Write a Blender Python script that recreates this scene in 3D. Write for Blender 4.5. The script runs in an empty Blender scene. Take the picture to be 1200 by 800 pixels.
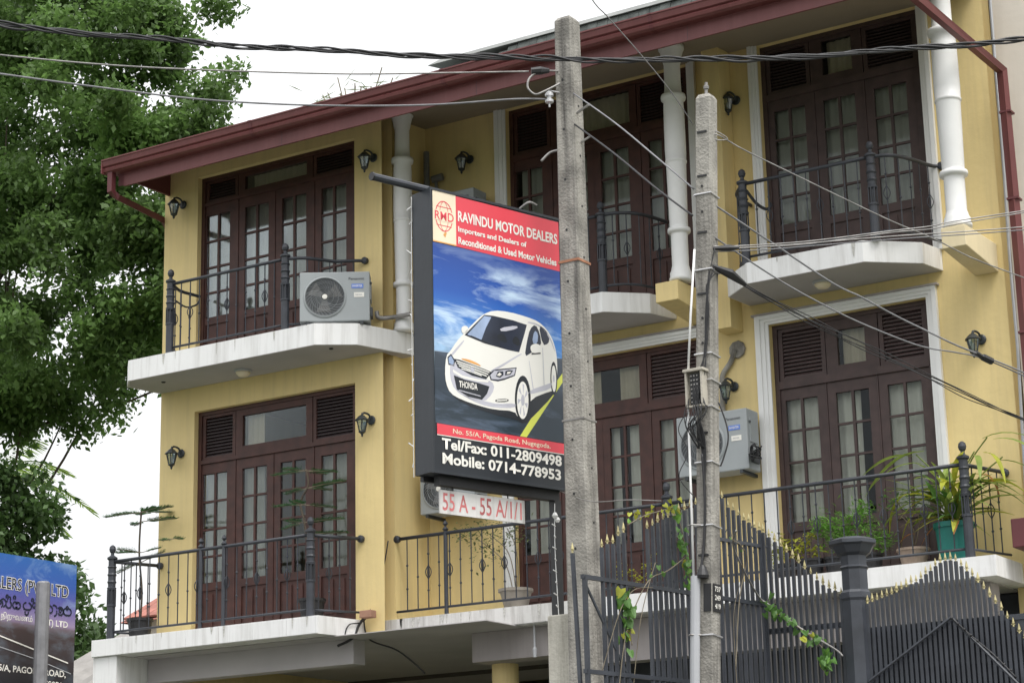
import bpy, math, random
import numpy as np
from mathutils import Vector, Matrix
random.seed(7)
C = bpy.context.scene.collection
sc = bpy.context.scene
PI = math.pi

# ---------------- camera, sky, sun, exposure ----------------
cam = bpy.data.cameras.new('camera'); co = bpy.data.objects.new('camera', cam); C.objects.link(co); sc.camera = co
cam.sensor_fit = 'HORIZONTAL'; cam.sensor_width = 36; cam.lens = 36 * 2503.3 / 1200; cam.clip_start = .1; cam.clip_end = 3000
pit, rol, yaw = math.radians(14.819), math.radians(-1.3236), math.radians(-32.156)
fwd = Vector((math.sin(yaw) * math.cos(pit), math.cos(yaw) * math.cos(pit), math.sin(pit)))
rt = Vector((math.cos(yaw), -math.sin(yaw), 0)); up = rt.cross(fwd)
r2 = rt * math.cos(rol) + up * math.sin(rol); u2 = -rt * math.sin(rol) + up * math.cos(rol)
M = Matrix((r2, u2, -fwd)).transposed().to_4x4(); M.translation = (0, 0, 1.6); co.matrix_world = M

SUN_EL, SUN_AZ = 60, 118          # azimuth measured from +Y towards +X
w = bpy.data.worlds.new('World'); sc.world = w; w.use_nodes = True
wt = w.node_tree; bg = wt.nodes['Background']
sky = wt.nodes.new('ShaderNodeTexSky'); sky.sky_type = 'NISHITA'; sky.sun_disc = False
sky.sun_elevation = math.radians(SUN_EL); sky.sun_rotation = math.radians(SUN_AZ); sky.dust_density = 6; sky.air_density = 1.5
hs = wt.nodes.new('ShaderNodeHueSaturation'); hs.inputs['Saturation'].default_value = .12
wt.links.new(sky.outputs[0], hs.inputs['Color'])
mx = wt.nodes.new('ShaderNodeMix'); mx.data_type = 'RGBA'; mx.inputs['Factor'].default_value = .6
mx.inputs['B'].default_value = (10.2, 10.3, 10.5, 1)
wt.links.new(hs.outputs[0], mx.inputs['A'])
# overcast sky: the zenith is brighter than the horizon
tc_ = wt.nodes.new('ShaderNodeTexCoord'); sx_ = wt.nodes.new('ShaderNodeSeparateXYZ'); wt.links.new(tc_.outputs['Generated'], sx_.inputs[0])
mr_ = wt.nodes.new('ShaderNodeMapRange'); mr_.inputs['To Min'].default_value = .72; mr_.inputs['To Max'].default_value = 1.3; wt.links.new(sx_.outputs['Z'], mr_.inputs['Value'])
vm_ = wt.nodes.new('ShaderNodeVectorMath'); vm_.operation = 'SCALE'; wt.links.new(mx.outputs['Result'], vm_.inputs[0]); wt.links.new(mr_.outputs[0], vm_.inputs['Scale'])
wt.links.new(vm_.outputs[0], bg.inputs['Color'])
bg.inputs['Strength'].default_value = .115
sl = bpy.data.lights.new('sun', 'SUN'); sl.energy = 1.3; sl.angle = math.radians(28); sl.color = (1, .97, .92)
so = bpy.data.objects.new('sun', sl); C.objects.link(so)
sd = Vector((math.sin(math.radians(SUN_AZ)) * math.cos(math.radians(SUN_EL)), math.cos(math.radians(SUN_AZ)) * math.cos(math.radians(SUN_EL)), math.sin(math.radians(SUN_EL))))
so.rotation_euler = sd.to_track_quat('Z', 'Y').to_euler()
sc.view_settings.view_transform = 'Standard'; sc.view_settings.look = 'None'; sc.view_settings.gamma = 1
sc.view_settings.exposure = .66

# ---------------- materials ----------------
MAT = {}
def pm(name, col, rough=.6, nz=(6, .12), bump=0, metal=0, streak=0, spec=.5, grime=None, trans=0):
    m = bpy.data.materials.new(name); m.use_nodes = True; t = m.node_tree; b = t.nodes['Principled BSDF']
    b.inputs['Roughness'].default_value = rough; b.inputs['Metallic'].default_value = metal; b.inputs['Specular IOR Level'].default_value = spec
    tc = t.nodes.new('ShaderNodeTexCoord')
    geo = t.nodes.new('ShaderNodeNewGeometry')
    n = t.nodes.new('ShaderNodeTexNoise'); n.inputs['Scale'].default_value = nz[0]; n.inputs['Detail'].default_value = 6
    t.links.new(geo.outputs['Position'], n.inputs['Vector'])
    r = t.nodes.new('ShaderNodeMapRange'); r.inputs['From Min'].default_value = .3; r.inputs['From Max'].default_value = .7
    r.inputs['To Min'].default_value = 1 - nz[1]; r.inputs['To Max'].default_value = 1 + nz[1]
    t.links.new(n.outputs['Fac'], r.inputs['Value'])
    mu = t.nodes.new('ShaderNodeVectorMath'); mu.operation = 'SCALE'; mu.inputs[0].default_value = col
    t.links.new(r.outputs[0], mu.inputs['Scale']); out = mu.outputs[0]
    if streak:
        mp = t.nodes.new('ShaderNodeMapping'); mp.inputs['Scale'].default_value = (5, 5, .35)
        t.links.new(geo.outputs['Position'], mp.inputs['Vector'])
        n2 = t.nodes.new('ShaderNodeTexNoise'); n2.inputs['Scale'].default_value = 2.2; n2.inputs['Detail'].default_value = 7; n2.inputs['Roughness'].default_value = .65
        t.links.new(mp.outputs[0], n2.inputs['Vector'])
        rr = t.nodes.new('ShaderNodeMapRange'); rr.inputs['From Min'].default_value = .46; rr.inputs['From Max'].default_value = .72
        rr.inputs['To Min'].default_value = 0; rr.inputs['To Max'].default_value = streak
        t.links.new(n2.outputs['Fac'], rr.inputs['Value'])
        mi = t.nodes.new('ShaderNodeMix'); mi.data_type = 'RGBA'; t.links.new(rr.outputs[0], mi.inputs['Factor']); t.links.new(out, mi.inputs['A'])
        mi.inputs['B'].default_value = (*(grime or (.12, .11, .09)), 1); out = mi.outputs['Result']
    t.links.new(out, b.inputs['Base Color'])
    if bump:
        bn = t.nodes.new('ShaderNodeTexNoise'); bn.inputs['Scale'].default_value = nz[0] * 12; bn.inputs['Detail'].default_value = 5
        t.links.new(geo.outputs['Position'], bn.inputs['Vector'])
        bp = t.nodes.new('ShaderNodeBump'); bp.inputs['Strength'].default_value = bump; bp.inputs['Distance'].default_value = .01
        t.links.new(bn.outputs['Fac'], bp.inputs['Height']); t.links.new(bp.outputs[0], b.inputs['Normal'])
    if trans:
        tr = t.nodes.new('ShaderNodeBsdfTranslucent'); t.links.new(out, tr.inputs['Color'])
        ms = t.nodes.new('ShaderNodeMixShader'); ms.inputs[0].default_value = trans
        t.links.new(b.outputs[0], ms.inputs[1]); t.links.new(tr.outputs[0], ms.inputs[2]); t.links.new(ms.outputs[0], t.nodes['Material Output'].inputs[0])
    MAT[name] = m; return m
pm('yellow', (.72, .570, .270), .8, (.8, .09), .4, streak=.26, grime=(.44, .35, .20))
pm('soffit_shaded', (.27, .225, .165), .8, (.9, .07), .25)  # concrete underside of the eaves, its shade put into this grey-brown base
pm('cream', (.70, .60, .39), .8, (2, .06), .2, streak=.1, grime=(.35, .3, .2))
pm('white', (.80, .80, .795), .6, (1.5, .05), .15, streak=.42, grime=(.36, .34, .31))
pm('white_clean', (.76, .76, .75), .45, (3, .04))
pm('white_dirty', (.66, .65, .63), .75, (1.2, .1), .4, streak=.65, grime=(.22, .2, .18))
pm('stain', (.50, .49, .46), .9, (60, .3))
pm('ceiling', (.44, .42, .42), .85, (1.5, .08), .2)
pm('beige', (.70, .64, .56), .85, (.6, .06), .35, streak=.12, grime=(.4, .36, .3))
pm('beam_grey', (.36, .33, .325), .8, (1.2, .08), .2, streak=.2)
pm('wood', (.060, .022, .017), .55, (7, .28), .15)
pm('wood_dark', (.040, .020, .020), .5, (7, .25), .15)
pm('wood_b', (.056, .034, .032), .6, (7, .25), .15)
pm('slat_dark', (.030, .019, .020), .5, (9, .2))
pm('slat_b', (.062, .040, .039), .5, (9, .2))
pm('maroon', (.145, .040, .040), .5, (1.2, .12), .05, streak=.25, grime=(.23, .085, .085))
pm('maroon_dark', (.12, .030, .034), .55, (1.2, .12))
pm('iron', (.036, .040, .050), .5, (9, .2), .1)
pm('gate_sheet', (.050, .054, .064), .6, (2, .2), .1)
pm('iron_gate', (.044, .049, .060), .42, (6, .25), .1)
pm('gold', (.46, .40, .20), .5, (30, .3))
pm('curtain', (.78, .75, .70), .9, (1, .03), trans=.2)
pm('curtain_grey', (.47, .46, .43), .9, (1, .05), trans=.2)
pm('curtain_warm', (.62, .53, .42), .9, (4, .08), trans=.2)
pm('concrete', (.31, .295, .265), .9, (4.5, .38), 1.0, streak=.95, grime=(.075, .07, .065))
pm('concrete_pale', (.50, .48, .42), .9, (3, .15), .6, streak=.75, grime=(.14, .13, .10))
pm('cable', (.022, .022, .024), .5, (8, .2))
pm('cable_grey', (.20, .20, .21), .5, (8, .2))
pm('aluminium', (.55, .55, .56), .4, (8, .1), metal=.6)
pm('steel', (.30, .29, .28), .5, (10, .3), metal=.5)
pm('rust', (.35, .16, .09), .8, (10, .3))
pm('ac', (.32, .345, .355), .45, (3, .05), .03)
pm('ac_dark', (.055, .06, .065), .5, (8, .2))
pm('ac_line', (.22, .24, .25), .5, (8, .1))
pm('blue_badge', (.12, .22, .62), .4, (8, .05))
pm('sign_black', (.022, .027, .034), .45, (2, .2), .1, streak=.25, grime=(.06, .065, .07))
pm('ink_red', (.72, .060, .085), .4, (2, .05))
pm('ink_white', (.80, .78, .72), .4, (10, .05))
pm('ink_cream', (.80, .70, .52), .4, (3, .08))
pm('ink_red_faded', (.55, .16, .16), .6, (9, .35))
pm('ink_orange', (.72, .35, .10), .4, (10, .1))
pm('ink_black', (.014, .018, .024), .4, (4, .1))
pm('ink_yellow', (.62, .66, .10), .4, (5, .05))
pm('ink_car', (.80, .79, .74), .4, (2, .03))
pm('ink_car_shade', (.50, .50, .56), .4, (3, .1))
pm('ink_glass', (.018, .024, .042), .35, (5, .4))
pm('ink_glass_light', (.28, .36, .52), .35, (5, .3))
pm('ink_sky_far', (.32, .50, .72), .4, (6, .3))
pm('terracotta', (.34, .19, .13), .85, (8, .2), .4)
pm('pot_clay', (.30, .23, .18), .9, (8, .2), .4)
pm('tile_red', (.36, .15, .12), .85, (3, .25), .4)
pm('roof_grey', (.16, .16, .16), .8, (3, .2), .4)
pm('roof_sheet', (.27, .26, .25), .8, (3, .2), .4)
pm('roof_tile', (.085, .095, .09), .8, (10, .35), .8)
pm('flashing', (.50, .51, .50), .6, (4, .15))
pm('pot_black', (.018, .018, .02), .55, (9, .2))
pm('pot_teal', (.012, .17, .145), .45, (4, .12))
pm('pot_stone', (.30, .27, .23), .9, (6, .2), .4)
pm('soil', (.05, .035, .02), 1, (12, .3), .8)
pm('bark', (.09, .07, .05), .9, (6, .35), .8)
pm('twig', (.20, .17, .12), .9, (6, .3))
pm('leaf_tree', (.118, .205, .055), .55, (.7, .5), trans=.52)
pm('leaf_tree_dark', (.070, .13, .038), .5, (.7, .45), trans=.35)
pm('leaf_pine', (.050, .13, .045), .6, (7, .35), trans=.3)
pm('leaf_fern', (.17, .36, .06), .6, (6, .4), trans=.4)
pm('leaf_yellow', (.40, .42, .05), .6, (6, .35), trans=.4)
pm('leaf_vine', (.11, .24, .055), .5, (8, .3), trans=.4)
pm('leaf_long', (.24, .32, .07), .5, (5, .35), trans=.4)
pm('leaf_orange', (.46, .20, .07), .6, (5, .3), trans=.35)
pm('leaf_palm', (.22, .32, .06), .5, (2, .3), trans=.45)
pm('leaf_dry', (.16, .20, .08), .7, (6, .3), trans=.3)
pm('conduit_grey', (.42, .43, .45), .5, (5, .06))
pm('box_cream', (.42, .39, .33), .7, (6, .2), .3)
pm('asphalt', (.05, .05, .052), .95, (2, .2), .5)
pm('yard', (.15, .145, .13), .9, (1, .15), .5)
pm('grass_ground', (.06, .09, .03), 1, (.5, .3), .5)
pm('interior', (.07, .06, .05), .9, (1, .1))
pm('lamp_metal', (.030, .036, .040), .4, (12, .3))
def glassy(name, tint, refl, rough=.03, base=.5):
    m = bpy.data.materials.new(name); m.use_nodes = True; t = m.node_tree; t.nodes.clear()
    o = t.nodes.new('ShaderNodeOutputMaterial'); a = t.nodes.new('ShaderNodeBsdfTransparent'); a.inputs[0].default_value = (*tint, 1)
    g = t.nodes.new('ShaderNodeBsdfGlossy'); g.inputs['Roughness'].default_value = rough; g.inputs[0].default_value = (.9, .95, 1, 1)
    f = t.nodes.new('ShaderNodeFresnel'); f.inputs[0].default_value = 1.5
    mt = t.nodes.new('ShaderNodeMath'); mt.operation = 'MULTIPLY'; mt.inputs[1].default_value = refl; t.links.new(f.outputs[0], mt.inputs[0])
    mi = t.nodes.new('ShaderNodeMixShader'); t.links.new(mt.outputs[0], mi.inputs[0]); t.links.new(a.outputs[0], mi.inputs[1]); t.links.new(g.outputs[0], mi.inputs[2])
    t.links.new(mi.outputs[0], o.inputs[0]); MAT[name] = m
glassy('pane_glass', (.90, .92, .90), .36, .06)
glassy('lamp_glass', (.75, .8, .82), 2.5, .15)

# ---------------- mesh helpers ----------------
class MB:
    def __init__(s): s.v = []; s.f = []
    def add(s, v, f):
        n = len(s.v); s.v += [tuple(p) for p in v]; s.f += [tuple(i + n for i in q) for q in f]; return s
    def box(s, x0, x1, y0, y1, z0, z1):
        return s.add([(x0, y0, z0), (x1, y0, z0), (x1, y1, z0), (x0, y1, z0), (x0, y0, z1), (x1, y0, z1), (x1, y1, z1), (x0, y1, z1)],
                     [(0, 3, 2, 1), (4, 5, 6, 7), (0, 1, 5, 4), (1, 2, 6, 5), (2, 3, 7, 6), (3, 0, 4, 7)])
    def prism(s, poly, z0, z1):
        n = len(poly); a = sum(poly[i][0] * poly[(i + 1) % n][1] - poly[(i + 1) % n][0] * poly[i][1] for i in range(n))
        if a < 0: poly = poly[::-1]
        return s.add([(x, y, z0) for x, y in poly] + [(x, y, z1) for x, y in poly],
                     [tuple(range(n))[::-1], tuple(range(n, 2 * n))] + [(i, (i + 1) % n, n + (i + 1) % n, n + i) for i in range(n)])
    def lathe(s, prof, cx, cy, cz=0, n=12):
        v = []; f = []
        for r, z in prof:
            for k in range(n): v.append((cx + r * math.cos(2 * PI * k / n), cy + r * math.sin(2 * PI * k / n), cz + z))
        for j in range(len(prof) - 1):
            for k in range(n): f.append((j * n + k, j * n + (k + 1) % n, (j + 1) * n + (k + 1) % n, (j + 1) * n + k))
        f.append(tuple(range(n))[::-1]); f.append(tuple(range((len(prof) - 1) * n, len(prof) * n)))
        return s.add(v, f)
    def tube(s, pts, r, n=6, cap=True):
        pts = [Vector(p) for p in pts]; v = []; f = []; a = None
        rs = r if isinstance(r, (list, tuple)) else [r] * len(pts)
        for i, p in enumerate(pts):
            d = (pts[min(i + 1, len(pts) - 1)] - pts[max(i - 1, 0)]).normalized()
            if a is None: a = d.orthogonal().normalized()
            else:
                a = a - d * a.dot(d)
                a = a.normalized() if a.length > 1e-6 else d.orthogonal().normalized()
            b = d.cross(a)
            for k in range(n): v.append(p + (a * math.cos(2 * PI * k / n) + b * math.sin(2 * PI * k / n)) * rs[i])
        for j in range(len(pts) - 1):
            for k in range(n): f.append((j * n + k, j * n + (k + 1) % n, (j + 1) * n + (k + 1) % n, (j + 1) * n + k))
        if cap: f.append(tuple(range(n))[::-1]); f.append(tuple(range((len(pts) - 1) * n, len(pts) * n)))
        return s.add(v, f)
    def rod(s, a, b, wx, wy=None):
        return s.tube([a, b], wx * .7, 4)
    def quad(s, *p): return s.add(p, [tuple(range(len(p)))])
    def mesh(s, name, m, smooth=False):
        me = bpy.data.meshes.new(name); me.from_pydata(s.v, [], s.f); me.materials.append(MAT[m]); me.update()
        if smooth: me.shade_smooth()
        return me
    def ob(s, name, m, parent=None, smooth=False, bevel=0, **kw):
        return link(name, s.mesh(name, m, smooth), parent, bevel=bevel, **kw)
def link(name, me, parent=None, loc=None, rot=None, bevel=0, scale=None, **kw):
    o = bpy.data.objects.new(name, me); C.objects.link(o)
    if parent: o.parent = parent
    if loc: o.location = loc
    if rot: o.rotation_euler = rot
    if scale: o.scale = scale
    if bevel:
        b = o.modifiers.new('bevel', 'BEVEL'); b.width = bevel; b.segments = 2; b.limit_method = 'ANGLE'
    for k, v in kw.items(): o[k] = v
    return o
def thing(name, label, cat, loc=(0, 0, 0), rz=0, group=None):
    o = bpy.data.objects.new(name, None); C.objects.link(o); o.location = loc; o.rotation_euler = (0, 0, rz); o['label'] = label; o['category'] = cat
    o.empty_display_size = .2
    if group: o['group'] = group
    return o
def tag(o, label, cat, group=None):
    o['label'] = label; o['category'] = cat
    if group: o['group'] = group
    return o
def smooth_path(pts, n=6):
    P = [Vector(p) for p in pts]; out = []
    for i in range(len(P) - 1):
        p0 = P[max(i - 1, 0)]; p1 = P[i]; p2 = P[i + 1]; p3 = P[min(i + 2, len(P) - 1)]
        for k in range(n):
            t = k / n
            out.append(.5 * ((2 * p1) + (p2 - p0) * t + (2 * p0 - 5 * p1 + 4 * p2 - p3) * t * t + (3 * p1 - p0 - 3 * p2 + p3) * t ** 3))
    out.append(P[-1]); return out
def chaikin(p, n=2):
    for _ in range(n):
        q = []
        for i in range(len(p)):
            a = p[i]; b = p[(i + 1) % len(p)]
            q += [(a[0] * .75 + b[0] * .25, a[1] * .75 + b[1] * .25), (a[0] * .25 + b[0] * .75, a[1] * .25 + b[1] * .75)]
        p = q
    return p
def text_mesh(s, wd, ht, m, bold=0, depth=0):
    """lettering in the local XZ plane (reads along +X, faces -Y), lower-left corner at the origin, fitted to wd x ht"""
    cu = bpy.data.curves.new('lettering', 'FONT'); cu.body = s; cu.size = 1; cu.offset = bold; cu.resolution_u = 3
    o = bpy.data.objects.new('lettering', cu); C.objects.link(o)
    dg = bpy.context.evaluated_depsgraph_get(); me = bpy.data.meshes.new_from_object(o.evaluated_get(dg))
    bpy.data.objects.remove(o)
    n = len(me.vertices); a = np.empty(n * 3, dtype=np.float32); me.vertices.foreach_get('co', a); a = a.reshape(-1, 3)
    if n:
        lo = a.min(0); hi = a.max(0)
        b = np.zeros_like(a); b[:, 0] = (a[:, 0] - lo[0]) / (hi[0] - lo[0]) * wd; b[:, 2] = (a[:, 1] - lo[1]) / (hi[1] - lo[1]) * ht
        me.vertices.foreach_set('co', b.ravel())
    me.materials.clear(); me.materials.append(MAT[m]); me.update(); return me

# ---------------- ground ----------------
MB().box(-600, 600, -300, 800, -1, 0).ob('ground', 'grass_ground', kind='structure')
MB().box(-600, 600, -6, 9.2, .004, .02).ob('road', 'asphalt', kind='structure')
MB().box(-600, 600, 9.2, 11.6, .004, .14).ob('pavement', 'yard', kind='structure')
MB().box(-600, 600, -8.4, -6, .004, .14).ob('pavement', 'yard', kind='structure')
MB().box(-19.5, -1, 11.9, 20.0, .008, 1.25).ob('yard', 'yard', kind='structure')

# ---------------- the yellow house ----------------
Y0, YR = 20.78, 21.76
F1, F2 = 4.98, 8.54
SOF = 11.48
H = thing('yellow_house', 'yellow three storey house with dark red doors, white balconies and maroon eaves', 'house', (-13, 20.78, 0))
def hob(mb, name, m, **kw):
    o = mb.ob(name, m, **kw); o.parent = H; o.matrix_parent_inverse = Matrix.Translation((13, -20.78, 0)); return o
def at_house(o): o.parent = H; o.matrix_parent_inverse = Matrix.Translation((13, -20.78, 0)); return o
def holed_wall(x0, x1, z0, z1, y, th, holes):
    mb = MB(); xs = sorted({x0, x1, *[h[0] for h in holes], *[h[1] for h in holes]}); zs = sorted({z0, z1, *[h[2] for h in holes], *[h[3] for h in holes]})
    for i in range(len(xs) - 1):
        for j in range(len(zs) - 1):
            cx = (xs[i] + xs[i + 1]) / 2; cz = (zs[j] + zs[j + 1]) / 2
            if any(h[0] < cx < h[1] and h[2] < cz < h[3] for h in holes): continue
            a, b, c, d = xs[i], xs[i + 1], zs[j], zs[j + 1]
            mb.quad((a, y, c), (b, y, c), (b, y, d), (a, y, d)); mb.quad((a, y + th, c), (a, y + th, d), (b, y + th, d), (b, y + th, c))
    for a, b, c, d in holes:
        mb.quad((a, y, c), (a, y, d), (a, y + th, d), (a, y + th, c)); mb.quad((b, y, c), (b, y + th, c), (b, y + th, d), (b, y, d))
        mb.quad((a, y, d), (b, y, d), (b, y + th, d), (a, y + th, d)); mb.quad((a, y, c), (a, y + th, c), (b, y + th, c), (b, y, c))
    return mb
A0, A1 = -17.98, -15.38
hob(holed_wall(-18.56, -14.95, 4.76, SOF, Y0, .22, [(A0, A1, F1, 7.935), (A0, A1, F2, 11.16)]), 'wall', 'yellow')
hob(MB().box(-15.17, -14.95, Y0 + .225, YR + .2, 4.76, SOF), 'wall', 'yellow')
M0, M1 = -13.70, -11.08
R0, R1 = -10.15, -8.16
hob(holed_wall(-15.17, -7.33, 4.76, SOF, YR, .22, [(M0, M1, F1, 8.03), (M0, M1, F2, SOF - .004), (R0 - .02, R1 - .08, F1, 8.03), (R0 + .02, R1 + .05, F2, SOF - .004)]), 'wall', 'yellow')
hob(MB().box(-18.56, -18.36, Y0 + .225, 29, 0, SOF), 'wall', 'yellow')
hob(MB().box(-7.55, -7.33, YR + .225, 29, 0, SOF), 'wall', 'yellow')
hob(MB().box(-18.36, -7.55, 28.8, 29, 0, SOF), 'wall', 'yellow')
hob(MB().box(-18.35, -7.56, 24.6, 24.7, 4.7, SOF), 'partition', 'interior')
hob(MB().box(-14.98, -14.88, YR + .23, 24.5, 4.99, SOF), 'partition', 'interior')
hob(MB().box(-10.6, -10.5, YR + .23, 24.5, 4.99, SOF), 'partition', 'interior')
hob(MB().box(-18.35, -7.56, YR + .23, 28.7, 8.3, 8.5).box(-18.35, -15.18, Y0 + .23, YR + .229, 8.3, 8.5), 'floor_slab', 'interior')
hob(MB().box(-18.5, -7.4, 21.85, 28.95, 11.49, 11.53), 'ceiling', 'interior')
hob(MB().box(-18.95, -7.34, 26.5, 26.7, 0, 4.7), 'wall', 'beam_grey')

# leaf / pane grid shared by every door
PX = ((-.195, -.018), (.018, .195)); PZ = ((1.07, 1.41), (.70, 1.035), (.355, .675), (0, .33))   # pane cells above the glass bottom
leaf_cache = {}
def leaf_meshes(mat, hw):
    k = (mat, round(hw, 3))
    if k in leaf_cache: return leaf_cache[k]
    mb = MB(); W = hw; gb = .72; T = 2.27
    # stiles, rails, muntins (leaf origin: bottom centre, front face at y=0)
    mb.box(-W, -.20, 0, .045, 0, T).box(.20, W, 0, .045, 0, T)
    mb.box(-.20, .20, 0, .045, gb + 1.415, T).box(-.20, .20, 0, .045, gb - .10, gb)
    mb.box(-.20, .20, 0, .045, 0, .10)
    mb.box(-.016, .016, .004, .04, gb, gb + 1.415)
    for z in (.338, .688, 1.052): mb.box(-.20, -.016, .006, .038, gb + z - .013, gb + z + .013).box(.016, .20, .006, .038, gb + z - .013, gb + z + .013)
    mb.box(-.20, .20, .02, .04, .10, gb - .10)
    mb.box(-.155, -.02, .006, .019, .15, gb - .15).box(.02, .155, .006, .019, .15, gb - .15)
    pn = MB().box(-.09, .09, -.002, .002, -.175, .175)
    leaf_cache[k] = (mb.mesh('door_leaf', mat), pn.mesh('pane', 'pane_glass')); return leaf_cache[k]
def door_leaf(x, y, z, mat, hw=.305):
    lm, pmh = leaf_meshes(mat, hw)
    o = at_house(link('door_leaf', lm, loc=(x, y, z)))
    for cx in (-.107, .107):
        for cz in (.165, .513, .87, 1.232): link('pane', pmh, o, loc=(cx, .022, .72 + cz))
    hd = MB().box(hw - .06, hw - .03, -.03, 0, 1.0, 1.16).mesh('handle', 'steel') if False else None
    return o
slat_cache = {}
def louver(x0, x1, z0, z1, y, wm, sm, n=12):
    fr = MB().box(x0, x0 + .05, y, y + .05, z0, z1).box(x1 - .05, x1, y, y + .05, z0, z1).box(x0 + .05, x1 - .05, y, y + .05, z0, z0 + .04).box(x0 + .05, x1 - .05, y, y + .05, z1 - .04, z1)
    fr.box(x0 + .05, x1 - .05, y + .06, y + .065, z0 + .04, z1 - .04)
    p = hob(fr, 'louver_panel', wm)
    k = (round(x1 - x0, 3), sm)
    if k not in slat_cache:
        W = x1 - x0 - .10; t = .012; hh = .030; dd = .028
        slat_cache[k] = MB().add([(0, 0, -hh / 2), (W, 0, -hh / 2), (W, dd, hh / 2), (0, dd, hh / 2), (0, 0, -hh / 2 + t), (W, 0, -hh / 2 + t), (W, dd, hh / 2 + t), (0, dd, hh / 2 + t)],
                                 [(0, 3, 2, 1), (4, 5, 6, 7), (0, 1, 5, 4), (2, 3, 7, 6), (1, 2, 6, 5), (3, 0, 4, 7)]).mesh('slat', sm)
    for i in range(n):
        z = z0 + .04 + (z1 - z0 - .08) * (i + .5) / n - .006
        s = link('slat', slat_cache[k], loc=(x0 + .05, y + .012, z)); s.parent = p; s.matrix_parent_inverse = Matrix.Identity(4)
    return p
def fold_curtain(x0, x1, z0, z1, y, amp=.016, per=.11, mat='curtain', seed=0):
    rnd = random.Random(seed); mb = MB(); n = max(6, int((x1 - x0) / .02)); ph = rnd.random() * 6
    top = []; bot = []
    for i in range(n + 1):
        x = x0 + (x1 - x0) * i / n; q = amp * math.sin(2 * PI * x / per + ph + .8 * math.sin(x * 7 + ph)) + amp * .3 * math.sin(x * 23 + ph)
        top.append((x, y + q * .6, z1)); bot.append((x + .006 * math.sin(x * 31), y + q, z0))
    v = top + bot; mb.add(v, [(i + n + 1, i + n + 2, i + 1, i) for i in range(n)])
    return mb
def door_set(x0, x1, leaves, zf, ztop, yw, wm, sm, tz0, panes, louv, clabel, gaps, head=True, dw=.305, seed=0, nsl=12, cm='curtain'):
    """timber french doors in the opening x0..x1: frame, leaves, transom (from tz0 up), louvres, and the curtain inside"""
    y = yw + .10; dz = zf + .0
    topd = zf + 2.27
    fr = MB().box(x0, x0 + .055, y - .02, y + .08, zf, ztop).box(x1 - .055, x1, y - .02, y + .08, zf, ztop).box(x0 + .055, x1 - .055, y - .02, y + .08, ztop - .05, ztop)
    fr.box(x0 + .055, x1 - .055, y - .025, y + .08, topd, tz0)
    # fill strips between leaves
    e = x0 + .055
    for c in leaves:
        if c - dw - e > .004: fr.box(e, c - dw, y - .008, y + .06, zf, topd)
        e = c + dw
    if x1 - .055 - e > .004: fr.box(e, x1 - .055, y - .008, y + .06, zf, topd)
    hob(fr, 'door_frame', wm)
    for c in leaves: door_leaf(c, y, zf, wm, dw - .004)
    for a, b in louv: louver(a, b, tz0, ztop - .05, y, wm, sm, nsl)
    # transom light
    a, b = panes[0], panes[1]; c0, c1 = panes[2], panes[3]; q0, q1 = panes[4], panes[5]
    tw = MB().box(a, c0, y - .004, y + .05, tz0, ztop - .05).box(c1, b, y - .004, y + .05, tz0, ztop - .05).box(c0, c1, y - .004, y + .05, tz0, q0).box(c0, c1, y - .004, y + .05, q1, ztop - .05)
    t = hob(tw, 'transom_window', wm)
    g = MB().box(c0, c1, y + .02, y + .024, q0, q1).ob('pane', 'pane_glass'); g.parent = t
    # curtain
    mb = MB()
    segs = gaps
    for i, (s0, s1) in enumerate(segs):
        q = fold_curtain(s0, s1, zf + .55, topd - .02, y + .12, seed=seed + i); mb.add(q.v, q.f)
    cu = mb.ob('net_curtain', cm, smooth=True); tag(cu, clabel[0], 'curtain', 'curtains behind the balcony doors')
    if clabel[1]:
        mb = MB()
        for i, (s0, s1) in enumerate(clabel[2]):
            q = fold_curtain(s0, s1, tz0 + .03, ztop - .08, y + .12, per=.09, seed=seed + i + 40); mb.add(q.v, q.f)
        tag(mb.ob('transom_curtain', 'curtain_warm', smooth=True), clabel[1], 'curtain', 'curtains behind the transom lights')
LA = (-17.705, -17.05, -16.43, -15.785)
def shp(L, d): return [a + d for a in L]
# left bay, upper and lower floor
door_set(A0, A1, LA, F2 - .05, 11.16, Y0, 'wood_dark' if False else 'wood', 'slat_dark', 10.80, (-17.36, -16.12, -17.25, -16.22, 10.87, 11.06), ((-17.92, -17.37), (-16.11, -15.44)),
         ('grey net curtain inside the upper doors of the left bay', 'pale curtain behind the upper transom of the left bay', [(-17.2, -16.25)]), [(-17.95, -16.9), (-16.85, -15.45)], seed=1, nsl=6, cm='curtain_grey')
door_set(A0, A1, LA, F1 - .01, 7.935, Y0, 'wood', 'slat_dark', 7.29, (-17.36, -16.12, -17.25, -16.22, 7.40, 7.80), ((-17.92, -17.37), (-16.11, -15.44)),
         ('grey net curtain inside the lower doors of the left bay', 'tan curtain strip in the lower transom of the left bay', [(-17.25, -16.98)]), [(-17.95, -16.98), (-16.9, -16.82), (-16.28, -16.22), (-16.1, -15.45)], seed=5, cm='curtain_grey')
LM = (-13.435, -12.78, -12.185, -11.505)
door_set(M0, M1, LM, F2 - .03, SOF - .004, YR, 'wood', 'slat_dark', 10.86, (-13.09, -11.85, -12.98, -11.95, 10.95, 11.38), ((-13.64, -13.1), (-11.84, -11.14)),
         ('grey net curtain inside the upper middle doors beside the pole', 'striped curtain behind the upper middle transom', [(-12.85, -12.0)]), [(-13.6, -12.5), (-12.45, -11.2)], seed=9, cm='curtain_grey')
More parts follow.
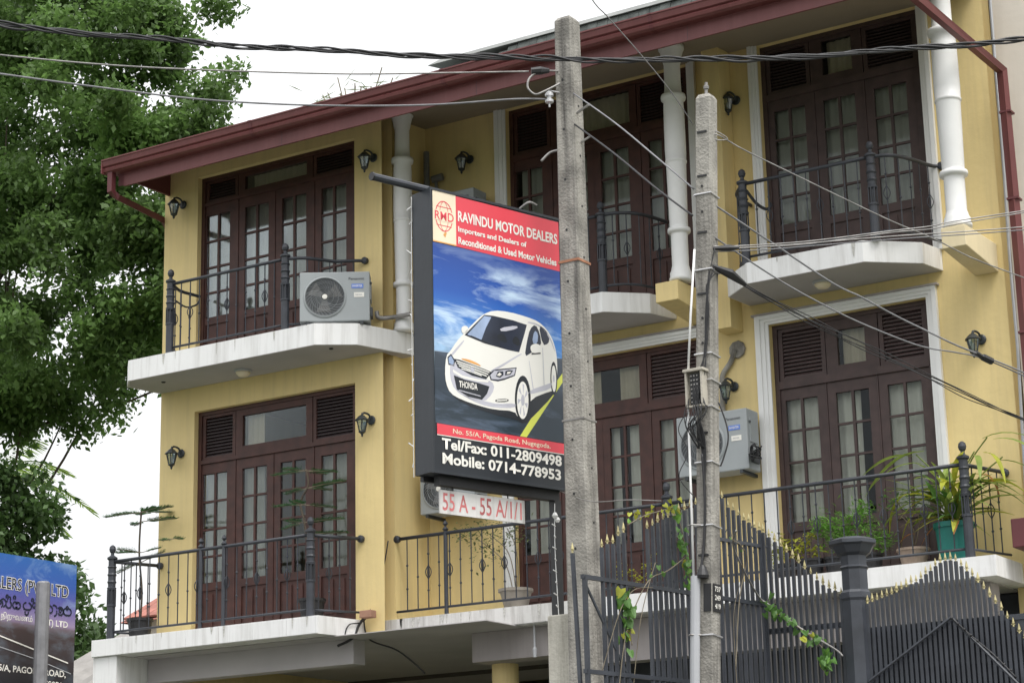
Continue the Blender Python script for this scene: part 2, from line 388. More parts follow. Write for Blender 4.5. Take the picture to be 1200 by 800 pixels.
door_set(M0, M1, LM, F1 + .02, 8.03, YR, 'wood', 'slat_b', 7.36, (-13.09, -11.85, -12.98, -11.95, 7.455, 7.86), ((-13.64, -13.1), (-11.84, -11.14)),
         ('white net curtain inside the lower middle doors beside the pole', 'cream curtain pair behind the lower middle transom', [(-12.95, -12.55), (-12.28, -11.96)]), [(-13.6, -12.32), (-12.18, -11.2)], seed=13, cm='curtain')
LU = (-9.80, -9.165, -8.53)
door_set(R0 + .02, R1 + .05, LU, F2 - .03, SOF - .004, YR, 'wood_b', 'slat_dark', 10.86, (-9.50, -8.84, -9.35, -8.97, 10.95, 11.38), ((-10.07, -9.51), (-8.83, -8.17)),
         ('grey net curtain inside the upper right doors behind the scroll railing', 'striped curtain behind the upper right transom', [(-9.33, -9.0)]), [(-10.05, -8.2)], seed=17, cm='curtain_grey')
LL_ = (-9.86, -9.235, -8.61)
door_set(R0 - .02, R1 - .08, LL_, F1 + .02, 8.03, YR, 'wood_b', 'slat_b', 7.36, (-9.52, -8.88, -9.38, -9.04, 7.45, 7.86), ((-10.11, -9.53), (-8.87, -8.30)),
         ('white net curtain inside the lower right doors above the ferns', 'pale curtain behind the small lower right transom', [(-9.36, -9.06)]), [(-10.1, -9.18), (-8.9, -8.3)], seed=21)

# white trims round the recessed openings (stepped moulding)
def trim(x0, x1, z0, z1, wl, wr, ht, top=True):
    mb = MB()
    for k, (g, d) in enumerate(((0, .05), (.045, .035), (.09, .02))):
        pass
    for (a, b, sgn) in ((x0 - wl, x0, 1), (x1, x1 + wr, -1)):
        W = b - a; zt = z1 + (ht if top else 0)
        q = [(0, .4, .055, ht), (.4, .72, .038, ht * .6), (.72, 1, .022, ht * .28)]
        jm = MB()
        for u0, u1, d, hh in q:
            e0, e1 = (a + W * u0, a + W * u1) if sgn == 1 else (b - W * u1, b - W * u0)
            jm.box(e0, e1, YR - d, YR - .002, z0, z1 + (hh if top else 0))
        hob(jm, 'window_trim', 'white_clean')
    if top:
        a = x0 - wl * .6; b = x1 + wr * .6
        mb.box(a, b, YR - .056, YR - .002, z1 + ht * .6, z1 + ht - .002); mb.box(a + wl * .32, b - wr * .32, YR - .039, YR - .002, z1 + ht * .28, z1 + ht * .6); mb.box(x0, x1, YR - .023, YR - .002, z1, z1 + ht * .28)
        hob(MB().box(x0 - wl - .03, x1 + wr + .03, YR - .075, YR - .002, z1 + ht, z1 + ht + .02), 'drip_mould', 'beam_grey')
    if top: hob(mb, 'window_trim', 'white_clean')
trim(M0, M1, F2, SOF - .006, .15, .12, .12, top=False)
trim(R0 + .02, R1 + .05, F2, SOF - .006, .11, .13, .12, top=False)
trim(M0, M1, F1, 8.03, .14, .14, .11)
trim(R0 - .02, R1 - .08, F1, 8.03, .16, .13, .11)

# balcony slabs: white edge band + grey soffit
def slab(poly, z0, z1, band='white', inset=.0):
    hob(MB().prism(poly, z0, z1), 'balcony_slab', band)
    # painted soffit sheet and plaster drip line beneath
    cx = sum(p[0] for p in poly) / len(poly); cy = sum(p[1] for p in poly) / len(poly)
    q = [(cx + (x - cx) * .985, min(cy + (y - cy) * .97, y) if y < cy else cy + (y - cy) * .99) for x, y in poly]
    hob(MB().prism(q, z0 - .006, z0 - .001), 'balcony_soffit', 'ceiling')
slab([(-18.60, 20.775), (-18.68, 20.25), (-18.44, 20.0), (-15.42, 20.0), (-15.0, 20.32), (-14.74, 21.2), (-14.945, 21.2), (-14.945, 20.775)], 8.27, 8.54)
slab([(-13.40, 21.755), (-13.42, 21.3), (-13.0, 20.93), (-11.90, 20.93), (-11.48, 21.33), (-11.36, 21.755)], 8.30, 8.54)
slab([(-10.40, 21.755), (-10.43, 21.27), (-10.0, 20.90), (-8.60, 20.90), (-8.09, 21.36), (-8.02, 21.755)], 8.30, 8.54)
# first floor slab, running full width
hob(MB().prism([(-18.96, 26.4), (-18.96, 20.02), (-15.37, 20.02), (-15.22, 20.95), (-13.2, 20.95), (-13.2, 26.4)], 4.76, 4.975), 'balcony_slab', 'white')
hob(MB().prism([(-13.198, 26.4), (-13.198, 20.95), (-7.40, 20.95), (-7.40, 21.9), (-7.34, 22), (-7.34, 26.4)], 4.757, 4.972), 'balcony_slab', 'white')
hob(MB().prism([(-15.25, 20.93), (-15.22, 20.942), (-12.3, 20.942), (-12.3, 20.93)], 4.765, 4.97), 'stained_edge', 'white_dirty')
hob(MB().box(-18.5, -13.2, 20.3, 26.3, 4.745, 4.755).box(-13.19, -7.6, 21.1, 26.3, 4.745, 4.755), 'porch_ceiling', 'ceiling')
xe = -18.955
while xe < -15.4:
    x2 = min(xe + .52, -15.375); hob(MB().box(xe, x2 - .005, 20.008, 20.019, 4.765, 4.972), 'edge_tile', 'white', bevel=.002); xe = x2
# downstand beams and piers below the first floor
hob(MB().box(-18.955, -18.56, 20.05, 26.3, 0, 4.755), 'pier', 'white')
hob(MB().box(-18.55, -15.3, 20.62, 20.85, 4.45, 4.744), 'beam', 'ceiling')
hob(MB().box(-13.95, -12.9, 21.15, 21.5, 4.40, 4.742).box(-12.899, -7.6, 21.3, 21.55, 4.27, 4.741), 'beam', 'beam_grey')
hob(MB().lathe([(.16, 0), (.16, 4.40)], -13.78, 21.6, 0, 20), 'porch_column', 'yellow')
hob(MB().box(-12.8, -7.6, 22.2, 22.3, 0, 4.73), 'garage_wall', 'iron')
rs = random.Random(21)
for (xa_, xb_, yy, zt_, n_) in ((-18.3, -15.5, 19.995, 8.537, 5), (-9.9, -8.7, 20.892, 8.537, 2), (-15.1, -12.8, 20.926, 4.972, 14), (-18.8, -15.5, 20.004, 4.972, 6)):
    for k in range(n_):
        x = rs.uniform(xa_, xb_); wd = rs.uniform(.006, .03); L = rs.uniform(.06, .2)
        q = MB().quad((x - wd, yy, zt_), (x - wd * .5, yy, zt_ - L * .7), (x, yy, zt_ - L), (x + wd * .35, yy, zt_ - L * .6), (x + wd, yy, zt_)); hob(q, 'rain_stain', 'stain')
# pedestals and columns
for x0, x1 in ((-11.12, -10.83), (-7.66, -7.39)):
    p = MB().add([(x0, 20.8, 8.24), (x1, 20.8, 8.24), (x1, 21.757, 8.17), (x0, 21.757, 8.17), (x0, 20.8, 8.47), (x1, 20.8, 8.47), (x1, 21.757, 8.49), (x0, 21.757, 8.49)],
                 [(0, 3, 2, 1), (4, 5, 6, 7), (0, 1, 5, 4), (1, 2, 6, 5), (2, 3, 7, 6), (3, 0, 4, 7)])
    hob(p, 'pedestal', 'yellow' if x0 < -10 else 'cream', bevel=.008)
# small yellow bracket beside the second pole
hob(MB().box(-10.72, -10.50, 21.45, 21.756, 8.0, 11.47), 'pilaster', 'yellow')
def column(x, y, r=.098, z0=8.50, z1=11.40):
    h = z1 - z0
    P = [(1.38, 0), (1.38, .04), (1.28, .055), (1.30, .10), (1.14, .13), (1.06, .17), (1.0, .19), (1.0, .56), (1.04, .58), (1.34, .585), (1.38, .61), (1.34, .635), (1.06, .64), (1.08, .66),
         (1.20, 1.42), (1.22, 1.435), (1.30, 1.44), (1.30, 1.465), (1.24, 1.47), (1.28, 1.6), (1.24, 2.1), (1.18, 2.21), (1.46, 2.22), (1.52, 2.25), (1.46, 2.28), (1.06, 2.29), (1.0, 2.4), (.98, 2.66), (1.16, 2.72), (1.18, 2.75), (1.34, 2.80), (1.4, 2.83), (1.55, 2.85), (1.55, h)]
    hob(MB().lathe([(r * a, b) for a, b in P], x, y, z0, 24), 'column', 'white_clean', smooth=True)
    o = bpy.data.objects[-1] if False else None
column(-14.80, 21.02, .095, 8.545); column(-10.885, 21.0); column(-7.54, 21.0, .112)
# soffit, fascia, gutter, roof
SL = .10
def sof(y): return 11.48 + (y - 21.76) * SL
XA, XB = -18.32, -7.40
def sloped(x0, x1, y0, y1, off, th):
    return MB().add([(x0, y0, sof(y0) + off), (x1, y0, sof(y0) + off), (x1, y1, sof(y1) + off), (x0, y1, sof(y1) + off), (x0, y0, sof(y0) + off + th), (x1, y0, sof(y0) + off + th), (x1, y1, sof(y1) + off + th), (x0, y1, sof(y1) + off + th)],
                    [(0, 3, 2, 1), (4, 5, 6, 7), (0, 1, 5, 4), (1, 2, 6, 5), (2, 3, 7, 6), (3, 0, 4, 7)])
hob(sloped(XA - .2, XB, 20.5, 22.0, 0, .05), 'soffit', 'soffit_shaded')
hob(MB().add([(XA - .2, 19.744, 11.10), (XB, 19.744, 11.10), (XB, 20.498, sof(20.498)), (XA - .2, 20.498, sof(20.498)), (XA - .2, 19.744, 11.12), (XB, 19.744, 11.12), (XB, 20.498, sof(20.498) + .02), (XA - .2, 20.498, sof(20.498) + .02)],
             [(0, 3, 2, 1), (4, 5, 6, 7), (0, 1, 5, 4), (1, 2, 6, 5), (2, 3, 7, 6), (3, 0, 4, 7)]), 'soffit', 'soffit_shaded')
hob(MB().box(XA, XB, 19.70, 19.728, 10.812, 11.03), 'fascia_board', 'maroon')
hob(MB().box(XA - .12, XB, 19.73, 19.742, 10.84, 11.13), 'fascia_board', 'maroon_dark')
g = MB()
prof = [(19.69, 10.985), (19.60, 10.99), (19.565, 11.01), (19.553, 11.045), (19.57, 11.065), (19.545, 11.08), (19.53, 11.145), (19.518, 11.15), (19.518, 11.166), (19.54, 11.166), (19.55, 11.08), (19.58, 11.06), (19.575, 11.015), (19.61, 11.0), (19.69, 10.995)]
xa, xb = -18.56, -7.36; n = len(prof)
g.add([(xa, y, z) for y, z in prof] + [(xb, y, z) for y, z in prof], [tuple(range(n)), tuple(range(n, 2 * n))[::-1]] + [(i, n + i, n + (i + 1) % n, (i + 1) % n) for i in range(n)])
g.box(xa - .01, xa + .004, 19.53, 19.69, 10.985, 11.163); g.box(xb - .004, xb + .012, 19.53, 19.69, 10.985, 11.163)
hob(g, 'gutter', 'maroon')
for xj in (-16.1, -13.2, -10.4):
    pj = [(y - .004 if y < 19.6 else y, z + (.003 if z > 11.1 else -.004)) for y, z in prof]; gj = MB().add([(xj, y, z) for y, z in pj] + [(xj + .05, y, z) for y, z in pj], [tuple(range(n)), tuple(range(n, 2 * n))[::-1]] + [(i, n + i, n + (i + 1) % n, (i + 1) % n) for i in range(n)])
    hob(gj, 'gutter_joint', 'maroon_dark')
    hob(MB().box(xj + .4, xj + .404, 19.6985, 19.701, 10.813, 11.0), 'board_joint', 'iron')
hob(MB().add([(-18.52, 19.62, 11.165), (-7.36, 19.62, 11.165), (-7.36, 25, 12.95), (-18.52, 25, 12.95), (-18.52, 30, 11.2), (-7.36, 30, 11.2), (-18.52, 19.62, 11.125), (-7.36, 19.62, 11.125), (-7.36, 25, 12.91), (-18.52, 25, 12.91)],
             [(0, 1, 2, 3), (3, 2, 5, 4), (6, 9, 8, 7), (0, 6, 7, 1)]), 'roof', 'roof_tile')
hob(MB().add([(-18.50, 19.75, 11.17), (-18.50, 25, 12.90), (-18.50, 29.9, 11.2), (-18.50, 29.9, 11.0), (-18.50, 19.75, 11.0), (-18.47, 19.75, 11.17), (-18.47, 25, 12.90), (-18.47, 29.9, 11.2), (-18.47, 29.9, 11.0), (-18.47, 19.75, 11.0)],
             [(0, 1, 2, 3, 4), (9, 8, 7, 6, 5), (0, 5, 6, 1), (1, 6, 7, 2), (2, 7, 8, 3), (3, 8, 9, 4), (4, 9, 5, 0)]), 'barge_board', 'maroon_dark')
# raised strip of old tiles and flashing over the middle and right bays
ty = 20.15
for i in range(46):
    x = -13.45 + i * .138; zt = 11.545; c = min(1, (x + 13.45) / .9)
    j = random.uniform(-.006, .006)
    hob(MB().add([(x, ty - .11, 11.25), (x + .132, ty - .11, 11.25), (x + .132, ty + j, 11.31 + (zt - 11.31) * c), (x, ty + j, 11.31 + (zt - 11.31) * c), (x, ty + .1, 11.25), (x + .132, ty + .1, 11.25)],
                 [(0, 1, 2, 3), (2, 1, 5), (0, 3, 4), (3, 2, 5, 4), (0, 4, 5, 1)]), 'roof_tile', 'roof_tile')
hob(MB().add([(-13.78, ty - .03, 11.552), (-7.3, ty - .03, 11.552), (-7.3, ty - .03, 11.60), (-13.6, ty - .03, 11.59), (-13.6, ty + 2.5, 11.95), (-7.3, ty + 2.5, 11.95)], [(0, 1, 2, 3), (3, 2, 5, 4), (0, 4, 5, 1)]), 'roof_flashing', 'flashing')
# rainwater pipes
hob(MB().tube([(-18.46, 19.62, 11.0), (-18.46, 19.62, 10.74), (-18.44, 19.70, 10.69), (-18.63, 20.85, 10.70), (-18.65, 20.95, 10.62), (-18.65, 20.95, 5)], .055, 4), 'downpipe', 'maroon_dark')
hob(MB().box(-7.47, -7.36, 19.55, 19.69, 10.80, 10.985), 'gutter_outlet', 'maroon')
hob(MB().tube([(-7.42, 19.62, 10.86), (-7.415, 19.66, 10.74), (-7.11, 21.60, 10.40), (-7.105, 21.62, 8.3), (-7.105, 21.62, 5.3)], .062, 4), 'downpipe', 'maroon')
for z in (9.9, 8.9, 7.4): hob(MB().box(-7.17, -7.04, 21.56, 21.70, z, z + .022), 'pipe_clip', 'maroon_dark')
hob(MB().box(-7.30, -6.6, 21.2, 21.85, 5.06, 5.36), 'maroon_beam', 'maroon_dark', bevel=.01)
hob(MB().tube([(-7.24, 21.80, 11.4), (-7.25, 21.80, 9.3), (-7.27, 21.80, 8.3), (-7.26, 21.78, 7.3), (-7.31, 21.78, 5.5)], .018, 6), 'conduit', 'conduit_grey')
# downpipes in the recess corner
hob(MB().tube([(-14.84, 21.62, 11.1), (-14.84, 21.62, 8.6)], .04, 8), 'downpipe', 'roof_grey')
hob(MB().tube([(-14.74, 21.68, 10.75), (-14.66, 21.7, 9.7), (-14.66, 21.7, 8.6)], .022, 8), 'waste_pipe', 'roof_grey')
hob(MB().tube([(-14.78, 21.66, 10.72), (-14.63, 21.68, 10.74)], .05, 8), 'pipe_bracket', 'roof_grey')
# ceiling lights under the slabs
for i, (x, y, z) in enumerate(((-16.9, 20.45, 8.262), (-9.28, 21.33, 8.292))):
    t = thing('ceiling_light', ('round white ceiling light under the upper left balcony', 'round white ceiling light under the upper right balcony')[i], 'light', (x, y, z), group='ceiling lights under the balconies')
    MB().lathe([(.10, -.025), (.115, -.02), (.115, 0)], 0, 0, 0, 20).ob('light_rim', 'conduit_grey', t, smooth=False)
    MB().lathe([(.02, -.085), (.06, -.075), (.09, -.045), (.098, -.026)], 0, 0, 0, 20).ob('glass_shade', 'ink_cream', t, smooth=True)
for x, y, z in ((-18.1, 20.3, 8.262), (-15.35, 20.25, 8.262)): hob(MB().lathe([(.022, -.012), (.03, 0)], x, y, z, 8), 'drain_hole', 'pot_black')
# red brick chip beside the lower left door
tag(MB().box(-15.2, -15.03, 20.6, 20.72, 4.98, 5.07).ob('brick', 'terracotta', bevel=.01), 'loose orange brick lying at the corner of the lower left balcony', 'brick')
# patch and bent conduit on the wall by the right air conditioner
pp = hob(MB().lathe([(.10, -.02), (.11, 0)], 0, 0, 0, 9), 'repair_patch', 'concrete')
pp.matrix_parent_inverse = Matrix.Identity(4); pp.location = (2.42, .965, 7.80); pp.rotation_euler = (-PI / 2, 0, 0)
hob(MB().tube(smooth_path([(-10.60, 21.72, 7.8), (-10.66, 21.72, 7.66), (-10.77, 21.72, 7.52), (-10.79, 21.72, 7.35), (-10.79, 21.72, 7.0)]), .032, 8), 'flexible_pipe', 'concrete', smooth=True)
# refrigerant pipe from the upper left unit
hob(MB().tube(smooth_path([(-15.0, 20.72, 8.78), (-14.98, 20.74, 8.70), (-14.85, 20.86, 8.71), (-14.62, 20.9, 8.72)]), .028, 8), 'pipe_sleeve', 'steel', smooth=True)

# ---------------- railings ----------------
def newel_prof(h):
    a = h / 1.16
    return [(.052, 0), (.052, .40 * a), (.060, .402 * a), (.060, .425 * a), (.034, .43 * a), (.034, .60 * a), (.056, .605 * a), (.060, .63 * a), (.048, .64 * a), (.050, .68 * a), (.060, .70 * a), (.050, .72 * a), (.050, .77 * a), (.060, .79 * a),
            (.050, .81 * a), (.050, .87 * a), (.060, .885 * a), (.048, .90 * a), (.048, .97 * a), (.066, .985 * a), (.066, 1.005 * a), (.040, 1.02 * a), (.022, 1.035 * a), (.022, 1.06 * a), (.036, 1.075 * a), (.044, 1.105 * a), (.036, 1.14 * a), (.012, 1.16 * a)]
newel_cache = {}
def newel(par, x, y, z, h=1.14):
    if h not in newel_cache:
        a = h / 1.16; mb = MB().lathe(newel_prof(h), 0, 0, 0, 14); cg = MB()
        for k in range(8): cg.tube([(.05 * math.cos(k * PI / 4), .05 * math.sin(k * PI / 4), .425 * a), (.05 * math.cos(k * PI / 4), .05 * math.sin(k * PI / 4), .605 * a)], .008, 4)
        newel_cache[h] = (mb.mesh('newel_post', 'iron', False), cg.mesh('newel_cage', 'iron'))
    o = link('newel_post', newel_cache[h][0], par); o.location = Vector((x, y, z)) - par.location
    link('newel_cage', newel_cache[h][1], o)
    return o
balc = {}
def baluster_mesh(kind, h):
    k = (kind, round(h, 2))
    if k in balc: return balc[k]
    mb = MB().rod((0, 0, 0), (0, 0, h), .011)
    def knob(z, r=.016): mb.lathe([(.008, -.014), (r, -.005), (r, .005), (.008, .014)], 0, 0, z, 6)
    if kind == 'd':
        m = h * .5; knob(m + .22); knob(m - .22)
        for kx in range(4):
            c, s_ = math.cos(kx * PI / 2 + .4), math.sin(kx * PI / 2 + .4)
            mb.tube([(0, 0, m - .085), (.030 * c, .030 * s_, m - .03), (.036 * c, .036 * s_, m), (.030 * c, .030 * s_, m + .03), (0, 0, m + .085)], .006, 4)
    elif kind == 'p': knob(h * .62); knob(h * .30)
    else: knob(h * .45)
    balc[k] = mb.mesh('baluster', 'iron'); return balc[k]
def railing(label, path, zf, zr, newels, posts=(), group='balcony railings', spacing=.155, pat='pqd', knobs=(), off=0):
    """path: plan polyline list of lists (runs); zr rail height"""
    p0 = path[0][0]; R = thing('balcony_railing', label, 'railing', (p0[0], p0[1], zf), group=group); o = Vector((p0[0], p0[1], zf))
    cnt = off
    for run in path:
        P = smooth_path([(x, y, zr) for x, y in run], 5) if len(run) > 2 else [Vector((x, y, zr)) for x, y in run]
        MB().tube([p - o for p in P], .022, 8).ob('top_rail', 'iron', R, smooth=True)
        MB().tube([p - o - Vector((0, 0, zr - zf - .09)) for p in P], .015, 6).ob('bottom_rail', 'iron', R, smooth=True)
        L = [0]
        for a, b in zip(P, P[1:]): L.append(L[-1] + (b - a).length)
        n = max(1, round(L[-1] / spacing))
        for i in range(1, n):
            d = L[-1] * i / n; j = max(k for k in range(len(L)) if L[k] <= d); j = min(j, len(P) - 2)
            q = P[j].lerp(P[j + 1], (d - L[j]) / (L[j + 1] - L[j])); k = pat[cnt % len(pat)]; cnt += 1
            b = link('baluster', baluster_mesh(k, zr - zf - .09), R); b.location = Vector((q.x, q.y, zf + .09)) - o; b.rotation_euler.z = random.uniform(-.2, .2)
    for n_ in newels: newel(R, n_[0], n_[1], zf, n_[2] if len(n_) > 2 else 1.14)
    for x, y in posts: 
        b = MB().tube([(0, 0, 0), (0, 0, 1.0)], .026, 6).lathe([(.02, 1.0), (.04, 1.02), (.02, 1.045), (.012, 1.06), (.034, 1.085), (.02, 1.115), (.005, 1.13)], 0, 0, 0, 8).ob('rail_post', 'iron', R); b.location = Vector((x, y, zf)) - o
    for x, y in knobs: 
        b = MB().lathe([(.02, -.03), (.045, -.02), (.045, .02), (.02, .03)], 0, 0, 0, 10).ob('wall_flange', 'iron', R); b.location = Vector((x, y, zr)) - o; b.rotation_euler.x = PI / 2
    return R
def scroll(par, pts, r=.012, m='iron'):
    P = smooth_path(pts, 6); MB().tube([p - par.location for p in P], r, 6).ob('scroll', m, par, smooth=True)
YA = 20.10
r_ = railing('black iron railing of the upper left balcony beside an air conditioner', [[(-17.80, YA), (-15.97, YA)], [(-15.97, YA), (-15.75, 20.2), (-15.62, 20.38), (-15.52, 20.55), (-15.3, 20.68), (-15.2, 20.76)], [(-17.80, YA), (-17.93, 20.4), (-17.9, 20.75)]], F2, 9.48,
             [(-15.95, YA), (-17.83, YA)], knobs=[(-15.2, 20.75)], pat='pdqp')
scroll(r_, [(-17.93, 20.3, 9.33), (-17.91, 20.5, 9.28), (-17.88, 20.66, 9.34), (-17.87, 20.7, 9.40)])
YB = 20.12
r_ = railing('black iron railing of the lower left balcony with potted saplings', [[(-18.73, YB), (-15.60, YB)], [(-15.60, YB), (-15.28, 20.74)], [(-18.73, YB), (-18.50, 20.75)]], F1, 5.965,
             [(-15.56, YB, 1.20), (-18.74, YB, 1.20)], posts=[(-17.27, YB), (-16.9, YB)], knobs=[(-15.28, 20.75), (-18.5, 20.75)], pat='pqd')
YC = 21.02
r_ = railing('long black iron railing over the porch of the lower middle and right', [[(-14.94, YC), (-11.22, YC)], [(-11.22, YC), (-7.70, YC)], [(-7.70, YC), (-7.50, 21.72)]], F1, 5.955,
             [(-11.20, YC, 1.22), (-7.69, YC, 1.22)], posts=[(-14.22, YC)], knobs=[(-7.5, 21.73), (-14.93, YC)], pat='pqdpd', off=0)
YD = 21.02
r_ = railing('black iron railing of the upper middle balcony between pole and column', [[(-13.2, YD), (-11.95, YD)], [(-11.95, YD), (-11.72, 21.06), (-11.55, 21.22), (-11.47, 21.45), (-11.42, 21.72)], [(-13.2, YD), (-13.35, 21.4), (-13.37, 21.73)]], F2, 9.51,
             [(-11.93, YD), (-13.2, YD)], pat='qpd')
YE = 20.98
r_ = railing('black iron scroll railing of the upper right balcony with curved end', [[(-10.03, YE), (-8.48, YE)], [(-8.48, YE), (-8.28, 21.05), (-8.16, 21.25), (-8.09, 21.45), (-8.03, 21.66), (-7.96, 21.73)], [(-10.03, YE), (-10.27, 21.3), (-10.3, 21.73)]], F2, 9.50,
             [(-8.47, YE), (-10.04, YE)], knobs=[(-7.94, 21.73)], pat='pdqp')
scroll(r_, [(-10.0, 21.0, 9.42), (-9.98, 21.2, 9.32), (-9.93, 21.35, 9.28), (-9.9, 21.42, 9.34), (-9.93, 21.44, 9.38)], .018)
scroll(r_, [(-10.12, 21.02, 9.38), (-10.16, 21.1, 9.25), (-10.14, 21.1, 9.0), (-10.05, 21.0, 8.9)], .014)

# ---------------- wall lanterns ----------------
def make_lantern():
    t = thing('wall_lantern', '', 'lantern')
    # origin at lamp centre, wall at +y .15
    MB().lathe([(.055, 0), (.06, .01), (.045, .02)], 0, 0, 0, 12).ob('wall_plate', 'lamp_metal', t, loc=(.045, .14, .07), rot=(PI / 2, 0, 0))
    MB().tube(smooth_path([(.045, .13, .06), (.04, .09, .13), (.01, .03, .15), (0, 0, .12)]), .013, 6).ob('bracket_arm', 'lamp_metal', t, smooth=True)
    MB().lathe([(.088, .045), (.092, .052), (.06, .085), (.035, .11), (.02, .118), (.012, .13), (.006, .15)], 0, 0, 0, 8).ob('lamp_cap', 'lamp_metal', t)
    cg = MB()
    for k in range(6):
        a = k * PI / 3; cg.tube([(.070 * math.cos(a), .070 * math.sin(a), .045), (.040 * math.cos(a), .040 * math.sin(a), -.085)], .006, 4)
    cg.lathe([(.044, -.085), (.046, -.095), (.02, -.115), (.012, -.13), (.016, -.14), (.004, -.155)], 0, 0, 0, 8)
    cg.ob('lamp_cage', 'lamp_metal', t)
    MB().lathe([(.036, -.082), (.064, .044)], 0, 0, 0, 6).ob('glass_shade', 'lamp_glass', t)
    MB().lathe([(.012, -.07), (.02, -.05), (.022, -.02), (.012, .01)], 0, 0, 0, 8).ob('bulb', 'ink_white', t)
    return t
lan0 = make_lantern()
LANT = [(-18.27, Y0, 10.75, 'black wall lantern left of the upper left doors, under the eaves'), (-15.11, Y0, 10.75, 'black wall lantern between the upper left doors and the white column'),
        (-18.23, Y0, 7.335, 'black wall lantern left of the lower left doors'), (-15.165, Y0, 7.35, 'black wall lantern right of the lower left doors'),
        (-14.29, YR, 10.84, 'black wall lantern in the shaded recess above the signboard'), (-10.475, YR, 10.78, 'black wall lantern near the top of the slimmer pole'),
        (-10.69, YR, 7.297, 'black wall lantern above the right-hand grey air conditioner'), (-7.69, YR, 7.375, 'black wall lantern by the maroon downpipe at the right wall end')]
for i, (x, yw, z, lb) in enumerate(LANT):
    if i == 0: o = lan0
    else:
        o = lan0.copy(); C.objects.link(o)
        for ch in lan0.children: c = ch.copy(); C.objects.link(c); c.parent = o
    o.location = (x, yw - .15, z); o['label'] = lb; o['group'] = 'black lanterns on the yellow walls'

# ---------------- air conditioners ----------------
def make_ac(label, loc, rz, W=.86, Hh=.63, D=.30, brand=True):
    t = thing('air_conditioner', label, 'air conditioner', loc, rz, 'grey air conditioner units')
    MB().box(0, W, 0, D, 0, Hh).ob('casing', 'ac', t, bevel=.012)
    cx, cz, R = W * .36, Hh * .49, Hh * .385
    MB().lathe([(R * 1.09, -.004), (R * 1.09, .006), (R * 1.03, .016), (R, .016), (R, .0)], 0, 0, 0, 36).ob('fan_ring', 'ac', t, loc=(cx, -.002, cz), rot=(PI / 2, 0, 0), smooth=False)
    MB().lathe([(R * .99, .001), (R * .99, .004)], 0, 0, 0, 36).ob('fan_opening', 'ac_dark', t, loc=(cx, -.003, cz), rot=(PI / 2, 0, 0))
    gl = MB()
    for k in range(30):
        a0 = 2 * PI * k / 30; P = []
        for j in range(6):
            rr = R * (.2 + .78 * j / 5); a = a0 + .9 * j / 5; P.append((rr * math.cos(a), -.016, rr * math.sin(a)))
        gl.tube(P, .0022, 3)
    for q in (.2, .45, .7, .97):
        gl.tube([(R * q * math.cos(a * PI / 12), -.018, R * q * math.sin(a * PI / 12)) for a in range(25)], .0022, 3)
    gl.ob('fan_grille', 'ac_line', t, loc=(cx, 0, cz))
    fb = MB()
    for k in range(3):
        a = k * 2 * PI / 3
        fb.add([(.03 * math.cos(a), -.007, .03 * math.sin(a)), (R * .9 * math.cos(a), -.007, R * .9 * math.sin(a)), (R * .85 * math.cos(a + .9), -.012, R * .85 * math.sin(a + .9)), (.03 * math.cos(a + 1.2), -.009, .03 * math.sin(a + 1.2))], [(0, 1, 2, 3)])
    fb.ob('fan_blade', 'roof_grey', t, loc=(cx, 0, cz))
    MB().lathe([(.034, .02), (.03, .028), (.0, .03)], 0, 0, 0, 16).ob('hub_badge', 'ink_white', t, loc=(cx, 0, cz), rot=(PI / 2, 0, 0))
    if brand:
        link('lettering', text_mesh('Panasonic', .19, .032, 'ac_dark', .01), t, loc=(W * .70, -.003, Hh * .83))
        MB().box(W * .74, W * .74 + .145, -.004, 0, Hh * .66, Hh * .66 + .055).ob('badge', 'blue_badge', t)
        link('lettering', text_mesh('INVERTER', .12, .026, 'ink_white', .01), t, loc=(W * .74 + .012, -.006, Hh * .66 + .015))
        MB().box(W * .775, W * .775 + .125, -.004, 0, Hh * .48, Hh * .48 + .06).ob('sticker', 'ink_white', t)
        link('lettering', text_mesh('R410A', .08, .02, 'conduit_grey', .01), t, loc=(W * .775 + .02, -.006, Hh * .48 + .02))
    # side service cover, lugs and brackets
    MB().box(W, W + .012, .05, D - .05, Hh * .45, Hh * .85).ob('service_cover', 'ac', t, bevel=.004)
    MB().box(W, W + .03, .06, D - .06, Hh * .12, Hh * .3).ob('valve_box', 'ac_dark', t)
    MB().box(.08, .12, 0, D + .08, -.04, -.002).ob('mounting_bracket', 'lamp_metal', t); MB().box(W - .12, W - .08, 0, D + .08, -.04, -.002).ob('mounting_bracket', 'lamp_metal', t)
    MB().lathe([(.012, 0), (.014, .02), (.004, .03)], -.005, .05, Hh * .93, 8).lathe([(.012, 0), (.014, .02), (.004, .03)], W + .012, .05, Hh * .76, 8).ob('lug', 'ac_dark', t)
    return t
make_ac('grey air conditioner standing on the edge of the upper left balcony', (-15.605, 19.95, 8.575), math.radians(33))
make_ac('grey air conditioner mounted in the recess, mostly behind the big signboard', (-14.79, 21.33, 9.73), 0, .86, .63)
make_ac('grey air conditioner on the wall behind the small house number sign', (-14.80, 21.33, 6.28), 0, .80, .47 if False else .60)
rac = make_ac('grey air conditioner hung between the lower middle and right doors', (-11.215, 21.35, 6.30), 0, .90, .70)
tg = MB()
for k in range(9):
    a = [random.uniform(-.09, .09) for _ in range(8)]
    tg.tube(smooth_path([(.90, .06, .17), (.97 + a[0] * .3, -.02 + a[1], .20 + a[2]), (1.0 + a[3] * .6, a[4] * .5, .16 + a[5]), (.96, a[6], .13 + a[7] * .5), (.9, .08, .12)], 4), .008, 5)
tg.ob('pipe_bundle', 'pot_black', rac, smooth=True)

